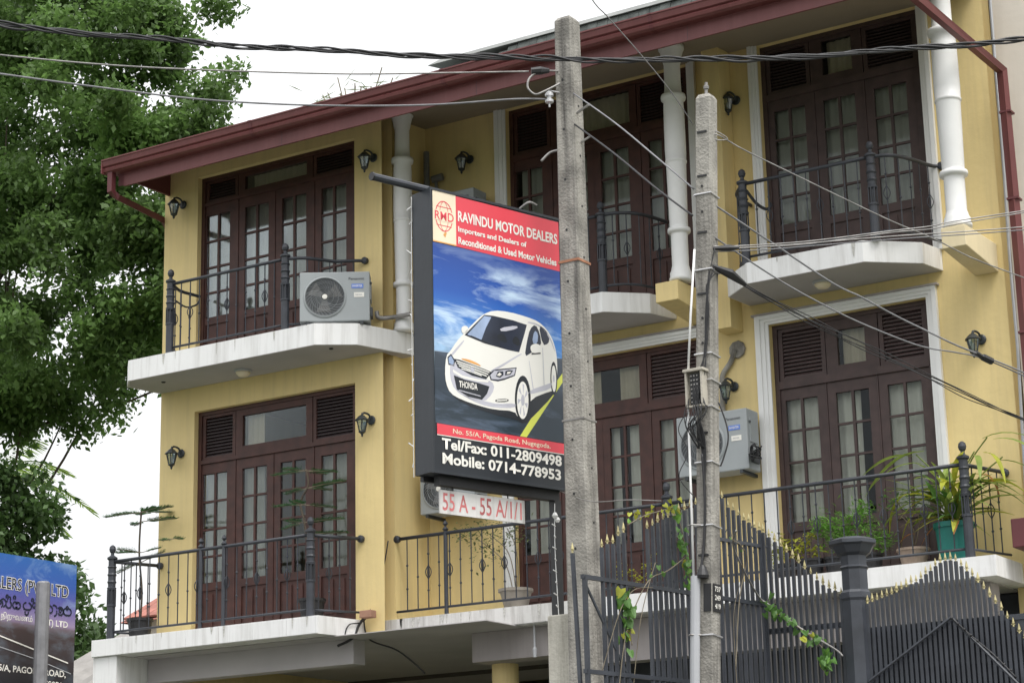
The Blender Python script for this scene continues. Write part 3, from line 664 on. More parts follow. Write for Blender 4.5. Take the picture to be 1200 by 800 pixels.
# ---------------- utility poles ----------------
def pole(label, x, y, zt, w0, w1, extra):
    t = thing('utility_pole', label, 'pole', (x, y, 0), group='concrete utility poles')
    mb = MB(); N = 14
    for i in range(N + 1):
        z = zt * i / N; h = (w0 + (w1 - w0) * i / N) / 2; c = h * .14
        for a, b in ((-h + c, -h), (h - c, -h), (h, -h + c), (h, h - c), (h - c, h), (-h + c, h), (-h, h - c), (-h, -h + c)): mb.v.append((a, b, z))
    for i in range(N):
        for k in range(8): mb.f.append((i * 8 + k, i * 8 + (k + 1) % 8, (i + 1) * 8 + (k + 1) % 8, (i + 1) * 8 + k))
    j = N * 8; h = w1 / 2 * .7; b = len(mb.v)
    for a, c in ((-h, -h), (h, -h), (h, h), (-h, h)): mb.v.append((a, c, zt + .03))
    mb.v.append((0, 0, zt + .03))
    mb.f += [tuple(range(j, j + 8))[::-1][::-1], (b, b + 1, b + 2, b + 3), (j, j + 1, b + 1, b), (j + 1, j + 2, b + 1), (j + 2, j + 3, b + 2, b + 1), (j + 3, j + 4, b + 2), (j + 4, j + 5, b + 3, b + 2), (j + 5, j + 6, b + 3), (j + 6, j + 7, b, b + 3), (j + 7, j, b)]
    mb.ob('pole_shaft', 'concrete', t)
    return t
P1 = pole('tall square concrete pole just right of the big signboard', -8.112, 13.85, 8.50, .240, .156, 0)
def w1_at(z): return .240 - .084 * z / 8.52
hl = MB()
for z in [4.2 + .42 * k for k in range(10)]:
    h = w1_at(z) / 2; hl.lathe([(.010, 0), (.010, .004)], 0, 0, 0, 8)
    n0 = len(hl.v) - 16
    for i in range(n0, n0 + 16): vx, vy, vz = hl.v[i]; hl.v[i] = (vx - .01, -h - .003 + vz, z + vy)
    hl.lathe([(.009, 0), (.009, .004)], 0, 0, 0, 8); n0 = len(hl.v) - 16
    for i in range(n0, n0 + 16): vx, vy, vz = hl.v[i]; hl.v[i] = (h + .003 - vz, vx, z + .2 + vy)
hl.ob('bolt_hole', 'pot_black', P1, kind='stuff')
h = w1_at(6.6) / 2
MB().tube(smooth_path([(-h, -.02, 7.42), (-h - .07, -.06, 7.40), (-h - .13, -.10, 7.33)]), .010, 6).ob('step_iron', 'steel', P1, smooth=True)
MB().tube([(h, .02, 7.46), (h + .07, .04, 7.50)], .009, 6).ob('step_iron', 'steel', P1)
MB().tube([(h - .01, -.03, 7.69), (h + .10, -.02, 7.74)], .011, 6).ob('bolt', 'steel', P1)
MB().box(-w1_at(6.46) / 2 - .006, w1_at(6.46) / 2 + .006, -w1_at(6.46) / 2 - .006, w1_at(6.46) / 2 + .006, 6.455, 6.475).ob('rusty_band', 'rust', P1)
MB().box(-w1_at(5.19) / 2 - .004, w1_at(5.19) / 2 + .004, -w1_at(5.19) / 2 - .004, w1_at(5.19) / 2 + .004, 5.19, 5.203).ob('wire_band', 'steel', P1)
# dead-end clamp and insulator on the left face
MB().tube([(-.19, -.26, 8.035), (-.13, -.22, 8.04), (-.09, -.16, 8.05)], [.03, .035, .02], 8).ob('dead_end_clamp', 'cable', P1)
MB().tube([(-.09, -.16, 8.05), (-.04, -.06, 8.07)], .008, 6).ob('clamp_rod', 'steel', P1)
MB().lathe([(.018, -.05), (.034, -.04), (.034, -.02), (.018, -.012), (.018, .004), (.034, .012), (.034, .032), (.016, .05)], -.09, -.16, 7.82, 12).ob('insulator', 'aluminium', P1, smooth=False)
MB().tube([(-.09, -.16, 7.74), (-.09, -.16, 7.9)], .008, 6).tube([(-.09, -.16, 7.88), (-.04, -.06, 7.88)], .008, 6).ob('insulator_bracket', 'aluminium', P1)

P2 = pole('slimmer square concrete pole carrying a meter box and white conduit', -6.83, 13.05, 7.22, .128, .120, 0); P2.rotation_euler.y = math.radians(2.65)
def w2_at(z): return .128 - .008 * z / 7.14
MB().tube([(0, 0, 7.23), (0, 0, 7.35)], .012, 6).lathe([(.02, 0), (.022, .02), (.01, .03)], 0, 0, 7.30, 8).ob('top_pin', 'steel', P2)
for z in (6.49, 5.93, 5.32, 5.13, 4.94, 4.55, 4.11, 3.36):
    h = w2_at(z) / 2
    b = MB().tube([(-h - .006, -h - .006, z), (h + .006, -h - .006, z + .004), (h + .006, h + .006, z - .006), (-h - .006, h + .006, z), (-h - .006, -h - .006, z)], .0065, 5); b.ob('strap', 'aluminium', P2)
for z in (6.95, 6.62, 6.2, 5.75, 4.75, 3.9):
    h = w2_at(z) / 2; MB().box(-h * .7, h * .55, -h - .008, -h + .01, z, z + .014).ob('form_notch', 'cable', P2)
for z in (6.55, 6.36, 5.58, 5.4):
    q = MB().lathe([(.009, 0), (.009, .004)], 0, 0, 0, 8).ob('bolt_hole', 'pot_black', P2, loc=(-.005, -w2_at(z) / 2 - .003, z), rot=(PI / 2, 0, 0))
# conduits
MB().tube([(-.052, -.09, 6.08), (-.085, -.09, 5.6), (-.107, -.09, 5.17)], .0085, 8).tube([(-.106, -.09, 4.93), (-.085, -.09, 4.3), (-.067, -.09, 3.76)], .0085, 8).ob('white_conduit', 'white_clean', P2, smooth=True)
MB().tube([(-.05, -.095, 3.76), (-.066, -.095, 2.0), (-.07, -.095, 0)], .034, 12).ob('grey_conduit', 'conduit_grey', P2, smooth=False)
MB().lathe([(.04, 0), (.045, .02), (.03, .06), (.015, .09)], .0, -.085, 3.745, 10).ob('duct_seal', 'cable', P2)
for z in (4.11, 3.36): MB().tube([(-.10, -.10, z), (-.06, -.135, z), (-.01, -.09, z)], .006, 5).ob('pipe_clip', 'steel', P2)
# number plate
npl = MB().box(0, .006, -.05, .07, 0, .19).mesh('number_plate', 'pot_black'); 
npo = link('number_plate', npl, P2, loc=(w2_at(3.6) / 2 + .002, -.01, 3.52))
MB().box(.0, .056, 0, .006, 0, .19).ob('number_plate', 'pot_black', P2, loc=(-.002, -w2_at(3.6) / 2 - .009, 3.52))
for s, z in (('737', .137), ('249', .078), ('419', .02)):
    o = link('lettering', text_mesh(s, .085, .036, 'ink_white', .02), npo, loc=(.0085, -.036, z), rot=(0, 0, PI / 2))
# junction box
jb = thing('junction_box', 'small open fuse box with terminals strapped to the slimmer pole', 'junction box', (-6.70, 12.93, 4.94))
MB().box(0, .135, .02, .10, 0, .24).ob('backboard', 'box_cream', jb)
MB().box(-.012, .15, -.03, .11, .24, .262).ob('lid', 'box_cream', jb, bevel=.004)
MB().box(0, .014, -.02, .02, 0, .24).box(.121, .135, -.02, .02, 0, .24).box(0, .135, -.02, .02, -.012, 0).ob('side_wall', 'box_cream', jb)
tb = MB().box(.03, .105, .0, .02, .01, .23); tb.ob('terminal_block', 'pot_black', jb)
tm = MB()
for k in range(7):
    for x in (.045, .067, .09): tm.lathe([(.007, 0), (.006, .008)], 0, 0, 0, 6); n0 = len(tm.v) - 12; tm.v[n0:] = [(vx + x, -vz - .001, vy + .025 + k * .031) for vx, vy, vz in tm.v[n0:]]
tm.ob('terminal', 'steel', jb)
wl_ = MB()
for k in range(14):
    x = random.uniform(.02, .13); pts = [(x, -.01, random.uniform(.0, .1)), (x + random.uniform(-.05, .05), -.03, -.06), (random.uniform(.0, .1), -.02 + random.uniform(-.02, .01), -.16), (random.uniform(.05, .12), .03, -.3)]
    wl_.tube(smooth_path(pts, 4), .0035, 4)
wl_.ob('loose_wire', 'cable', jb, smooth=True)

# ---------------- wires ----------------
def cable(label, pts, r, m='cable', group=None, n=8, cat='cable'):
    return tag(MB().tube(smooth_path(pts, n), r, 6).ob('overhead_cable', m, smooth=True), label, cat, group)
W1 = [(-12.09, 10.94, 8.56), (-11.74, 11.16, 8.45), (-11.4, 11.38, 8.39), (-11.05, 11.6, 8.34), (-10.59, 11.89, 8.28), (-10.14, 12.17, 8.22), (-9.45, 12.6, 8.15), (-8.77, 13.03, 8.09), (-8.08, 13.46, 8.05), (-7.74, 13.68, 8.03), (-6.83, 14.25, 8.01), (-6.32, 14.57, 8.02), (-5.69, 14.97, 8.06), (-4.89, 15.47, 8.12), (-4.55, 15.69, 8.15)]
base = smooth_path(W1, 16); tt = thing('twisted_cable', 'thick twisted bundle of black cables crossing in front of the tall pole', 'cable', tuple(base[0]))
s = 0; SP = [0]
for a, b in zip(base, base[1:]): SP.append(SP[-1] + (b - a).length)
for k in range(4):
    P = []
    for p, d in zip(base, SP):
        a = d * 2 * PI / .82 + k * PI / 2 + .5 * math.sin(d * 2.1 + k); q = .017 + .009 * math.sin(d * 3.3 + k * 2.1)
        P.append(p - base[0] + Vector((.54, .84, 0)) * math.cos(a) * q * .8 + Vector((0, 0, 1)) * math.sin(a) * q)
    MB().tube(P, .0085 if k else .0105, 6).ob('strand', 'cable', tt, smooth=True)
cable('grey wire below the twisted bundle, ending at the tall pole clamp', [(-12.23, 11.09, 8.34), (-11.88, 11.31, 8.27), (-11.19, 11.75, 8.17), (-10.49, 12.18, 8.1), (-9.57, 12.76, 8.04), (-8.88, 13.2, 8.03), (-8.32, 13.58, 8.035)], .0065, 'steel')
cable('lowest of the three wires reaching the tall pole from the tree', [(-12.23, 11.1, 8.19), (-11.88, 11.31, 8.11), (-11.18, 11.75, 7.97), (-10.49, 12.19, 7.85), (-9.74, 12.66, 7.78), (-9.0, 13.12, 7.76), (-8.42, 13.48, 7.79), (-8.22, 13.69, 7.81)], .0075, 'cable_grey')
cable('looped grey wire tail hanging at the tall pole clamp', [(-8.25, 13.62, 8.04), (-8.31, 13.57, 7.97), (-8.32, 13.56, 7.89), (-8.27, 13.58, 7.83), (-8.22, 13.62, 7.85), (-8.14, 13.76, 7.95)], .009, 'steel')
cable('upper of two wires slanting down from the tall pole to the slim pole', [(-8.06, 13.80, 7.87), (-7.5, 13.48, 7.39), (-7.0, 13.2, 6.92), (-6.62, 13.03, 6.55)], .0068, 'cable_grey')
cable('lower of two wires slanting down from the tall pole to the slim pole', [(-8.06, 13.80, 7.61), (-7.51, 13.47, 7.14), (-7.01, 13.19, 6.68), (-6.62, 12.99, 6.34)], .008, 'cable')
cable('long wire running down right from the slim pole to the clamp by the lantern', [(-6.50, 13.03, 6.43), (-6.28, 13.53, 6.22), (-6.0, 13.95, 5.96), (-5.9, 14.24, 5.9), (-5.76, 14.57, 5.8), (-5.6, 14.79, 5.7), (-5.47, 14.99, 5.62), (-5.35, 15.3, 5.57), (-5.18, 15.64, 5.49), (-4.92, 16.04, 5.34)], .0068, 'cable_grey')
cable('second long wire running down right below it across the louvres', [(-6.50, 13.03, 6.18), (-6.24, 13.56, 5.93), (-6.04, 13.92, 5.78), (-5.91, 14.24, 5.7), (-5.7, 14.61, 5.6), (-5.59, 14.79, 5.57), (-5.47, 14.98, 5.56), (-5.37, 15.29, 5.56), (-5.17, 15.71, 5.46), (-4.92, 16.04, 5.3)], .006, 'cable_grey')
ck = MB().tube([(-5.40, 15.2, 5.595), (-5.37, 15.28, 5.565)], .02, 6).tube([(-5.37, 15.28, 5.57), (-5.33, 15.36, 5.545)], .028, 6)
tag(ck.ob('cable_clamp', 'cable'), 'black clamp joining two wires below the right-end lantern', 'clamp')
bt = thing('service_cable', 'sagging bundle of thin black cables from slim pole past the right doors', 'cable', (-6.45, 13.07, 5.93)); W6 = [(-6.5, 13.02, 5.95), (-6.37, 13.36, 5.83), (-6.19, 13.71, 5.7), (-6.01, 14.06, 5.58), (-5.86, 14.39, 5.49), (-5.62, 14.89, 5.35), (-5.43, 15.25, 5.23), (-5.21, 15.63, 5.12), (-4.95, 16.02, 4.99)]
for k, (dz, dx) in enumerate(((0, 0), (.02, .012), (-.018, -.01), (.035, .0))):
    P = [p - Vector((-6.45, 13.07, 5.93)) + Vector((dx * math.sin(i * .3 + k), 0, dz * math.sin(min(PI * .96, i * .055 + .2)) + .006 * math.sin(i * .5 + k * 2))) for i, p in enumerate(smooth_path(W6, 7))]
    MB().tube(P, .0038, 5).ob('strand', 'cable', bt, smooth=True)
cable('thin wire coming down from the sky to the slim pole top', [(-4.56, 7.77, 5.83), (-5.44, 9.58, 6.46), (-5.85, 10.49, 6.78), (-6.17, 11.48, 6.95), (-6.48, 12.46, 7.09), (-6.58, 12.99, 7.02)], .0035, 'cable_grey')
cable('thin wire leaving the slim pole top across the upper right doors', [(-6.50, 13.03, 6.94), (-6.43, 13.08, 6.935), (-6.33, 13.26, 6.86), (-6.11, 13.64, 6.73), (-5.72, 14.36, 6.51), (-5.49, 14.74, 6.4), (-5.32, 15.08, 6.3), (-5.06, 15.48, 6.19), (-4.8, 15.88, 6.07)], .0048, 'steel')
tag(MB().tube(smooth_path([(-6.5, 13.03, 6.94), (-6.46, 13.06, 6.97), (-6.42, 13.09, 6.95), (-6.38, 13.13, 6.91), (-6.43, 13.09, 6.90), (-6.5, 13.03, 6.92)], 5), .004, 5).ob('wire_curl', 'steel', smooth=True), 'curled wire end twisted on the slim pole top', 'cable')
W9 = [(-6.50, 13.03, 6.085), (-6.27, 13.19, 6.09), (-5.91, 13.41, 6.11), (-5.44, 13.71, 6.17), (-5.18, 13.87, 6.2), (-5.05, 13.95, 6.23), (-4.61, 14.23, 6.3), (-4.3, 14.42, 6.35)]
W10 = [(-6.50, 13.03, 6.08), (-6.17, 13.25, 6.09), (-5.44, 13.7, 6.14), (-4.93, 14.03, 6.17), (-4.62, 14.22, 6.19), (-4.31, 14.42, 6.21)]
cable('upper wire of the nearly level pairs crossing the right white slab', [(a, b, c + .012) for a, b, c in W9], .0045, 'steel')
cable('second wire of the nearly level pairs, twisted close under the first', [(a, b, c - .006 + .006 * math.sin(a * 9)) for a, b, c in W9], .004, 'steel')
cable('third nearly level wire crossing the right white slab', W10, .0045, 'steel')
cable('lowest nearly level wire crossing the right white slab', [(a, b, c - .022) for a, b, c in W10], .004, 'cable_grey')
cl = MB().tube([(-6.49, 13.03, 6.08), (-6.40, 13.1, 6.085), (-6.34, 13.14, 6.085)], [.012, .026, .01], 7)
tag(cl.ob('cable_clamp', 'cable'), 'upper black tension clamp on the slim pole', 'clamp')
cl = MB().tube([(-6.5, 13.02, 5.95), (-6.42, 13.14, 5.91), (-6.37, 13.28, 5.85)], [.015, .034, .014], 7)
tag(cl.ob('cable_clamp', 'cable'), 'lower black tension clamp on the slim pole', 'clamp')
cable('thin wire from the sign post behind the fence spikes', [(-8.42, 14.05, 4.72), (-7.31, 12.29, 4.235), (-7.11, 12.19, 4.17), (-6.9, 12.2, 4.13), (-7.05, 13.3, 4.33)][0:1] + [(-7.86, 13.55, 4.50), (-7.4, 13.3, 4.42), (-7.08, 13.2, 4.36)], .004, 'steel')
dc = thing('drop_cable', 'black cables running down the face of the slim pole into the fuse box', 'cable', (-6.5, 12.95, 6.0))
for k in range(5):
    o = Vector((-6.5, 12.95, 6.0)); z0 = (6.06, 5.95, 5.93, 6.08, 5.9)[k]
    P = [(-6.50 + .01 * k, 13.02, z0), (-6.52 + .012 * math.sin(k), 12.975, 5.8), (-6.55 + .008 * k, 12.975, 5.55 + .02 * k), (-6.56 + .01 * math.sin(k * 2), 12.975, 5.35), (-6.56 - .012 * k, 12.96, 5.19), (-6.60 - .01 * k, 12.91, 5.0), (-6.62 + .008 * k, 12.96, 4.7), (-6.615, 12.98, 4.4)]
    MB().tube([p - o for p in smooth_path(P, 5)], .0038, 5).ob('strand', 'cable', dc, smooth=True)
cable('black cable from the fuse box down to the grey duct', [(-6.62, 12.97, 4.6), (-6.62, 12.98, 4.3), (-6.64, 12.98, 4.0), (-6.66, 12.96, 3.82)], .010, 'cable')
cable('loose cable loop hanging beside the slim pole', [(-6.48, 12.98, 4.95), (-6.44, 13.0, 4.80), (-6.43, 13.0, 4.68), (-6.47, 12.99, 4.55), (-6.49, 12.98, 4.5)], .006, 'cable')
cable('thin loop of wire hanging left of the slim pole box', [(-6.70, 12.92, 4.9), (-6.76, 12.9, 4.78), (-6.71, 12.93, 4.62), (-6.77, 12.9, 4.45), (-6.68, 12.95, 4.3)], .0035, 'cable')
cable('loose black cable hanging at the balcony corner over the porch', [(-14.95, 20.86, 5.92), (-15.04, 20.84, 5.5), (-15.2, 20.75, 5.0), (-15.27, 20.5, 4.9), (-15.3, 20.45, 4.78)], .008, 'cable')
cable('short black cable end drooping below the porch edge', [(-15.2, 20.7, 5.0), (-15.25, 20.66, 4.9), (-15.3, 20.6, 4.75), (-15.45, 20.5, 4.66)], .016, 'cable')
cable('frayed black cable hanging under the porch ceiling', [(-15.22, 20.72, 4.98), (-15.2, 20.8, 4.75), (-14.95, 21.0, 4.62), (-14.75, 21.1, 4.45), (-14.6, 21.1, 4.32)], .010, 'cable')

# ---------------- the big lightbox sign ----------------
SG = thing('lightbox_sign', 'tall black motor dealer lightbox sign with a white car on blue', 'sign', (-8.845, 12.935, 4.765), math.radians(72.7))
SW, SH = 1.32, 2.205
MB().box(-.012, SW + .012, .012, .215, -.012, SH + .012).ob('sign_cabinet', 'sign_black', SG)
fr = MB().box(-.014, 0, -.012, .012, -.02, SH + .02).box(SW, SW + .014, -.012, .012, -.02, SH + .02).box(0, SW, -.012, .012, -.02, 0).box(0, SW, -.012, .012, SH, SH + .02)
fr.ob('sign_frame', 'sign_black', SG)
def printed(name, gradient):
    m = bpy.data.materials.new(name); m.use_nodes = True; t = m.node_tree; b = t.nodes['Principled BSDF']; b.inputs['Roughness'].default_value = .35
    tc = t.nodes.new('ShaderNodeTexCoord'); sp = t.nodes.new('ShaderNodeSeparateXYZ'); t.links.new(tc.outputs['Object'], sp.inputs[0])
    mp = t.nodes.new('ShaderNodeMapping'); mp.inputs['Rotation'].default_value = (0, gradient.get('rot', .45), 0); mp.inputs['Scale'].default_value = gradient.get('scale', (1.1, 1, 4.5))
    t.links.new(tc.outputs['Object'], mp.inputs[0])
    n = t.nodes.new('ShaderNodeTexNoise'); n.inputs['Scale'].default_value = gradient.get('ns', 1.6); n.inputs['Detail'].default_value = 8; n.inputs['Roughness'].default_value = .6; n.inputs['Distortion'].default_value = .7
    t.links.new(mp.outputs[0], n.inputs['Vector'])
    r = t.nodes.new('ShaderNodeValToRGB'); t.links.new(sp.outputs['Z'], r.inputs[0])
    mr = t.nodes.new('ShaderNodeMapRange'); mr.inputs['From Min'].default_value = gradient['z'][0]; mr.inputs['From Max'].default_value = gradient['z'][1]; t.links.new(sp.outputs['Z'], mr.inputs[0]); t.links.new(mr.outputs[0], r.inputs[0])
    e = r.color_ramp.elements
    while len(e) < len(gradient['stops']): e.new(.5)
    for el, (p, c) in zip(e, gradient['stops']): el.position = p; el.color = (*c, 1)
    mk = t.nodes.new('ShaderNodeMapRange'); mk.inputs['From Min'].default_value = gradient.get('c0', .5); mk.inputs['From Max'].default_value = gradient.get('c1', .72); t.links.new(n.outputs['Fac'], mk.inputs[0])
    mz = t.nodes.new('ShaderNodeValToRGB'); t.links.new(mr.outputs[0], mz.inputs[0]); ez = mz.color_ramp.elements
    while len(ez) < len(gradient['mask']): ez.new(.5)
    for el, (p, c) in zip(ez, gradient['mask']): el.position = p; el.color = (c, c, c, 1)
    mm = t.nodes.new('ShaderNodeMath'); mm.operation = 'MULTIPLY'; t.links.new(mk.outputs[0], mm.inputs[0]); t.links.new(mz.outputs[0], mm.inputs[1])
    mi = t.nodes.new('ShaderNodeMix'); mi.data_type = 'RGBA'; t.links.new(mm.outputs[0], mi.inputs['Factor']); t.links.new(r.outputs[0], mi.inputs['A']); mi.inputs['B'].default_value = (*gradient['cloud'], 1)
    t.links.new(mi.outputs['Result'], b.inputs['Base Color']); MAT[name] = m
printed('print_sky', dict(z=(.36, 1.78), stops=[(0, (.012, .022, .032)), (.30, (.03, .05, .065)), (.385, (.035, .055, .08)), (.40, (.10, .22, .42)), (.55, (.05, .22, .60)), (.75, (.015, .09, .40)), (1, (.012, .055, .28))],
                          mask=[(0, .0), (.10, .22), (.3, .1), (.4, .65), (.6, 1), (.85, .8), (1, .15)], cloud=(.62, .78, .92), c0=.47, c1=.64, rot=-.42, scale=(.8, 1, 3.4), ns=1.25))
printed('print_road', dict(z=(.36, 1.05), stops=[(0, (.020, .035, .050)), (.4, (.020, .034, .050)), (.8, (.040, .055, .075)), (1, (.055, .075, .10))], mask=[(0, .9), (.5, .5), (1, .3)], cloud=(.14, .19, .28), c0=.5, c1=.75, rot=-.7, scale=(1, 1, 4), ns=1.3))
MB().box(0, SW, -.004, .010, 0, SH).ob('face_panel', 'ink_black', SG)
MB().box(.012, 1.312, -.006, -.0045, .36, 1.785).ob('print_panel', 'print_sky', SG)
def decal(name, poly, m, lay, sm=0, par=SG):
    p = chaikin(poly, sm) if sm else poly
    y = -.0065 - lay * .0008
    a = sum(p[i][0] * p[(i + 1) % len(p)][1] - p[(i + 1) % len(p)][0] * p[i][1] for i in range(len(p)))
    if a < 0: p = p[::-1]
    return MB().quad(*[(x, y, z) for x, z in p]).ob(name, m, par)
decal('header_band', [(.243, 1.79), (1.312, 1.775), (1.312, 2.19), (.243, 2.20)], 'ink_red', 1)
decal('crest_panel', [(.014, 1.79), (.243, 1.79), (.243, 2.205), (.014, 2.205)], 'ink_cream', 1)
decal('address_strip', [(.028, .278), (1.308, .274), (1.308, .357), (.028, .361)], 'ink_red', 2)
decal('pin_line', [(.028, .271), (1.308, .267), (1.308, .273), (.028, .277)], 'ink_white', 2)
# crest: ringed globe with initials and a small stem
def ring(cx, cz, rx, rz, wd, m, lay, n=28, name='crest_ring'):
    v = []; f = []; y = -.0065 - lay * .0008
    for k in range(n):
        a = 2 * PI * k / n
        v += [(cx + rx * math.cos(a), y, cz + rz * math.sin(a)), (cx + (rx - wd) * math.cos(a), y, cz + (rz - wd) * math.sin(a))]
    for k in range(n): j = (k + 1) % n; f.append((2 * k, 2 * j, 2 * j + 1, 2 * k + 1))
    return MB().add(v, f).ob(name, m, SG)
ring(.125, 2.01, .088, .125, .008, 'ink_red', 2); ring(.125, 2.01, .045, .122, .005, 'ink_red', 2)
for z in (1.93, 2.08): decal('crest_line', [(.05, z), (.20, z), (.20, z + .006), (.05, z + .006)], 'ink_red', 2)
decal('crest_band', [(.03, 1.968), (.222, 1.968), (.222, 2.052), (.03, 2.052)], 'ink_cream', 3)
decal('crest_stem', [(.115, 1.86), (.135, 1.84), (.15, 1.88), (.132, 1.885)], 'ink_orange', 3)
decal('crest_edge', [(.014, 1.79), (.243, 1.79), (.243, 1.80), (.014, 1.80)], 'ink_orange', 3)
def lett(s, u, v, wd, ht, m, bold, par=SG, lay=4): return link('lettering', text_mesh(s, wd, ht, m, bold), par, loc=(u, -.0065 - lay * .0008, v))
lett('RMD', .034, 1.975, .186, .07, 'ink_red', .01)
lett('RAVINDU MOTOR DEALERS', .262, 1.997, 1.03, .088, 'ink_white', .028)
lett('Importers and Dealers of', .262, 1.900, .70, .058, 'ink_white', .03)
lett('Reconditioned & Used Motor Vehicles', .262, 1.813, 1.015, .058, 'ink_white', .03)
lett('No. 55/A, Pagoda Road, Nugegoda.', .18, .290, .98, .048, 'ink_cream', .012)
lett('Tel/Fax: 011-2809498', .072, .168, 1.20, .088, 'ink_white', .030)
lett('Mobile: 0714-778953', .075, .055, 1.185, .088, 'ink_white', .030)
# printed road, line and car, flat layers
decal('printed_lake', [(.014, .925), (.16, .935), (.148, .965), (.014, 1.0)], 'ink_sky_far', 1)
decal('printed_road', [(.014, .92), (.15, .925), (1.312, 1.05), (1.312, .362), (.014, .364)], 'print_road', 1)
decal('road_line', [(.847, .362), (.915, .362), (1.312, .862), (1.312, .935), (1.06, .64)], 'ink_yellow', 2)
decal('printed_shadow', [(.15, .61), (.278, .545), (.583, .50), (.802, .49), (.895, .46), (.97, .52), (1.2, .73), (1.24, .80), (.964, .68), (.431, .60)], 'ink_black', 3, 1)
body = [(.109, .776), (.125, .90), (.165, .94), (.227, 1.025), (.313, 1.112), (.40, 1.20), (.494, 1.283), (.605, 1.335), (.763, 1.348), (.954, 1.336), (1.067, 1.318), (1.15, 1.27), (1.208, 1.203), (1.245, 1.107), (1.256, .992), (1.245, .85), (1.21, .765), (1.177, .767), (.965, .675), (.93, .571), (.833, .503), (.795, .555), (.584, .538), (.43, .550), (.264, .574), (.159, .608), (.118, .68)]
decal('printed_car_body', body, 'ink_car', 4, 1)
decal('printed_car_shade', [(.30, .60), (.46, .56), (.60, .555), (.80, .58), (.82, .62), (.60, .585), (.45, .59), (.30, .63)], 'ink_car_shade', 5, 1)
decal('printed_car_shade', [(.93, .70), (1.2, .79), (1.24, .87), (1.2, .84), (.95, .74)], 'ink_car_shade', 5, 1)
decal('printed_windscreen', [(.308, 1.089), (.40, 1.18), (.509, 1.282), (.603, 1.289), (.80, 1.285), (.944, 1.270), (.918, 1.194), (.857, 1.035), (.754, 1.035), (.504, 1.053)], 'ink_glass', 5)
decal('printed_glare', [(.335, 1.097), (.509, 1.273), (.579, 1.275), (.523, 1.182), (.474, 1.075)], 'ink_glass_light', 6)
decal('printed_glare', [(.66, 1.20), (.84, 1.25), (.85, 1.225), (.68, 1.17)], 'ink_car_shade', 6, 1)
decal('printed_bonnet_line', [(.56, .845), (.66, .90), (.80, .985), (.88, 1.03), (.885, 1.022), (.80, .97), (.67, .885), (.57, .835)], 'ink_car_shade', 5, 1)
decal('printed_bonnet_line', [(.17, .915), (.22, .97), (.30, 1.05), (.305, 1.04), (.235, .96), (.185, .905)], 'ink_car_shade', 5, 1)
decal('printed_roof_line', [(.955, 1.30), (1.05, 1.30), (1.14, 1.262), (1.20, 1.19), (1.235, 1.10), (1.228, 1.098), (1.19, 1.18), (1.13, 1.25), (1.045, 1.288), (.955, 1.288)], 'ink_car_shade', 5, 1)
decal('printed_door_line', [(1.10, 1.11), (1.105, 1.11), (1.112, .80), (1.105, .78)], 'ink_car_shade', 6)
decal('printed_door_line', [(.955, .98), (.96, .98), (1.0, .74), (.993, .73)], 'ink_car_shade', 6)
decal('printed_seat', [(.62, 1.11), (.66, 1.16), (.72, 1.15), (.74, 1.08)], 'ink_black', 6, 1); decal('printed_seat', [(.78, 1.10), (.81, 1.16), (.86, 1.15), (.87, 1.08)], 'ink_black', 6, 1)
decal('printed_reflection', [(.30, .62), (.55, .585), (.75, .60), (.74, .59), (.55, .572), (.30, .606)], 'ink_car_shade', 6, 1)
decal('printed_wiper', [(.36, 1.085), (.56, 1.052), (.56, 1.06), (.37, 1.095)], 'ink_black', 7)
decal('printed_side_window', [(.912, 1.005), (.940, 1.137), (.975, 1.242), (1.034, 1.292), (1.08, 1.22), (1.092, 1.12), (.977, 1.046)], 'ink_glass', 5, 1)
decal('printed_side_window', [(1.066, 1.292), (1.146, 1.258), (1.18, 1.197), (1.165, 1.15), (1.105, 1.127)], 'ink_glass', 5, 1)
decal('printed_glare', [(.99, 1.13), (1.02, 1.24), (1.06, 1.22), (1.05, 1.13)], 'ink_glass_light', 6, 1)
decal('printed_mirror', [(.979, 1.109), (1.028, 1.133), (1.085, 1.125), (1.087, 1.069), (.993, 1.044), (.972, 1.077)], 'ink_car', 7, 2)
decal('printed_mirror_base', [(.985, 1.035), (1.08, 1.055), (1.08, 1.065), (.985, 1.048)], 'ink_black', 6)
decal('printed_mirror', [(.275, 1.144), (.314, 1.168), (.352, 1.155), (.328, 1.104), (.283, 1.098)], 'ink_car', 4, 2)
decal('printed_front_shadow', [(.165, .86), (.30, .83), (.40, .79), (.52, .775), (.60, .74), (.575, .66), (.49, .585), (.33, .59), (.20, .64), (.155, .74)], 'ink_car_shade', 5, 1)
decal('printed_front_light', [(.185, .80), (.28, .765), (.43, .757), (.545, .765), (.53, .745), (.43, .738), (.28, .745), (.19, .775)], 'ink_car', 6)
decal('printed_grille', [(.200, .885), (.25, .885), (.37, .866), (.50, .846), (.572, .832), (.513, .768), (.374, .777), (.235, .822)], 'ink_black', 6)
for k, (a, b, c, d) in enumerate(((.222, .866, .548, .822), (.232, .849, .535, .805), (.245, .832, .52, .789), (.27, .813, .47, .785))): decal('printed_grille_bar', [(a, b), ((a + c) / 2, (b + d) / 2 + .002), (c, d), (c, d + .009), ((a + c) / 2, (b + d) / 2 + .012), (a, b + .009)], 'ink_car', 7)
decal('printed_badge', [(.360, .806), (.392, .802), (.40, .838), (.364, .846)], 'ink_car_shade', 8)
decal('printed_intake', [(.195, .755), (.30, .735), (.434, .728), (.545, .715), (.52, .655), (.468, .60), (.333, .606), (.222, .648)], 'ink_black', 7)
decal('printed_intake_mesh', [(.24, .648), (.45, .63), (.46, .622), (.24, .64)], 'ink_car_shade', 8)
lett('THONDA', .245, .668, .18, .052, 'ink_white', .02, lay=8)
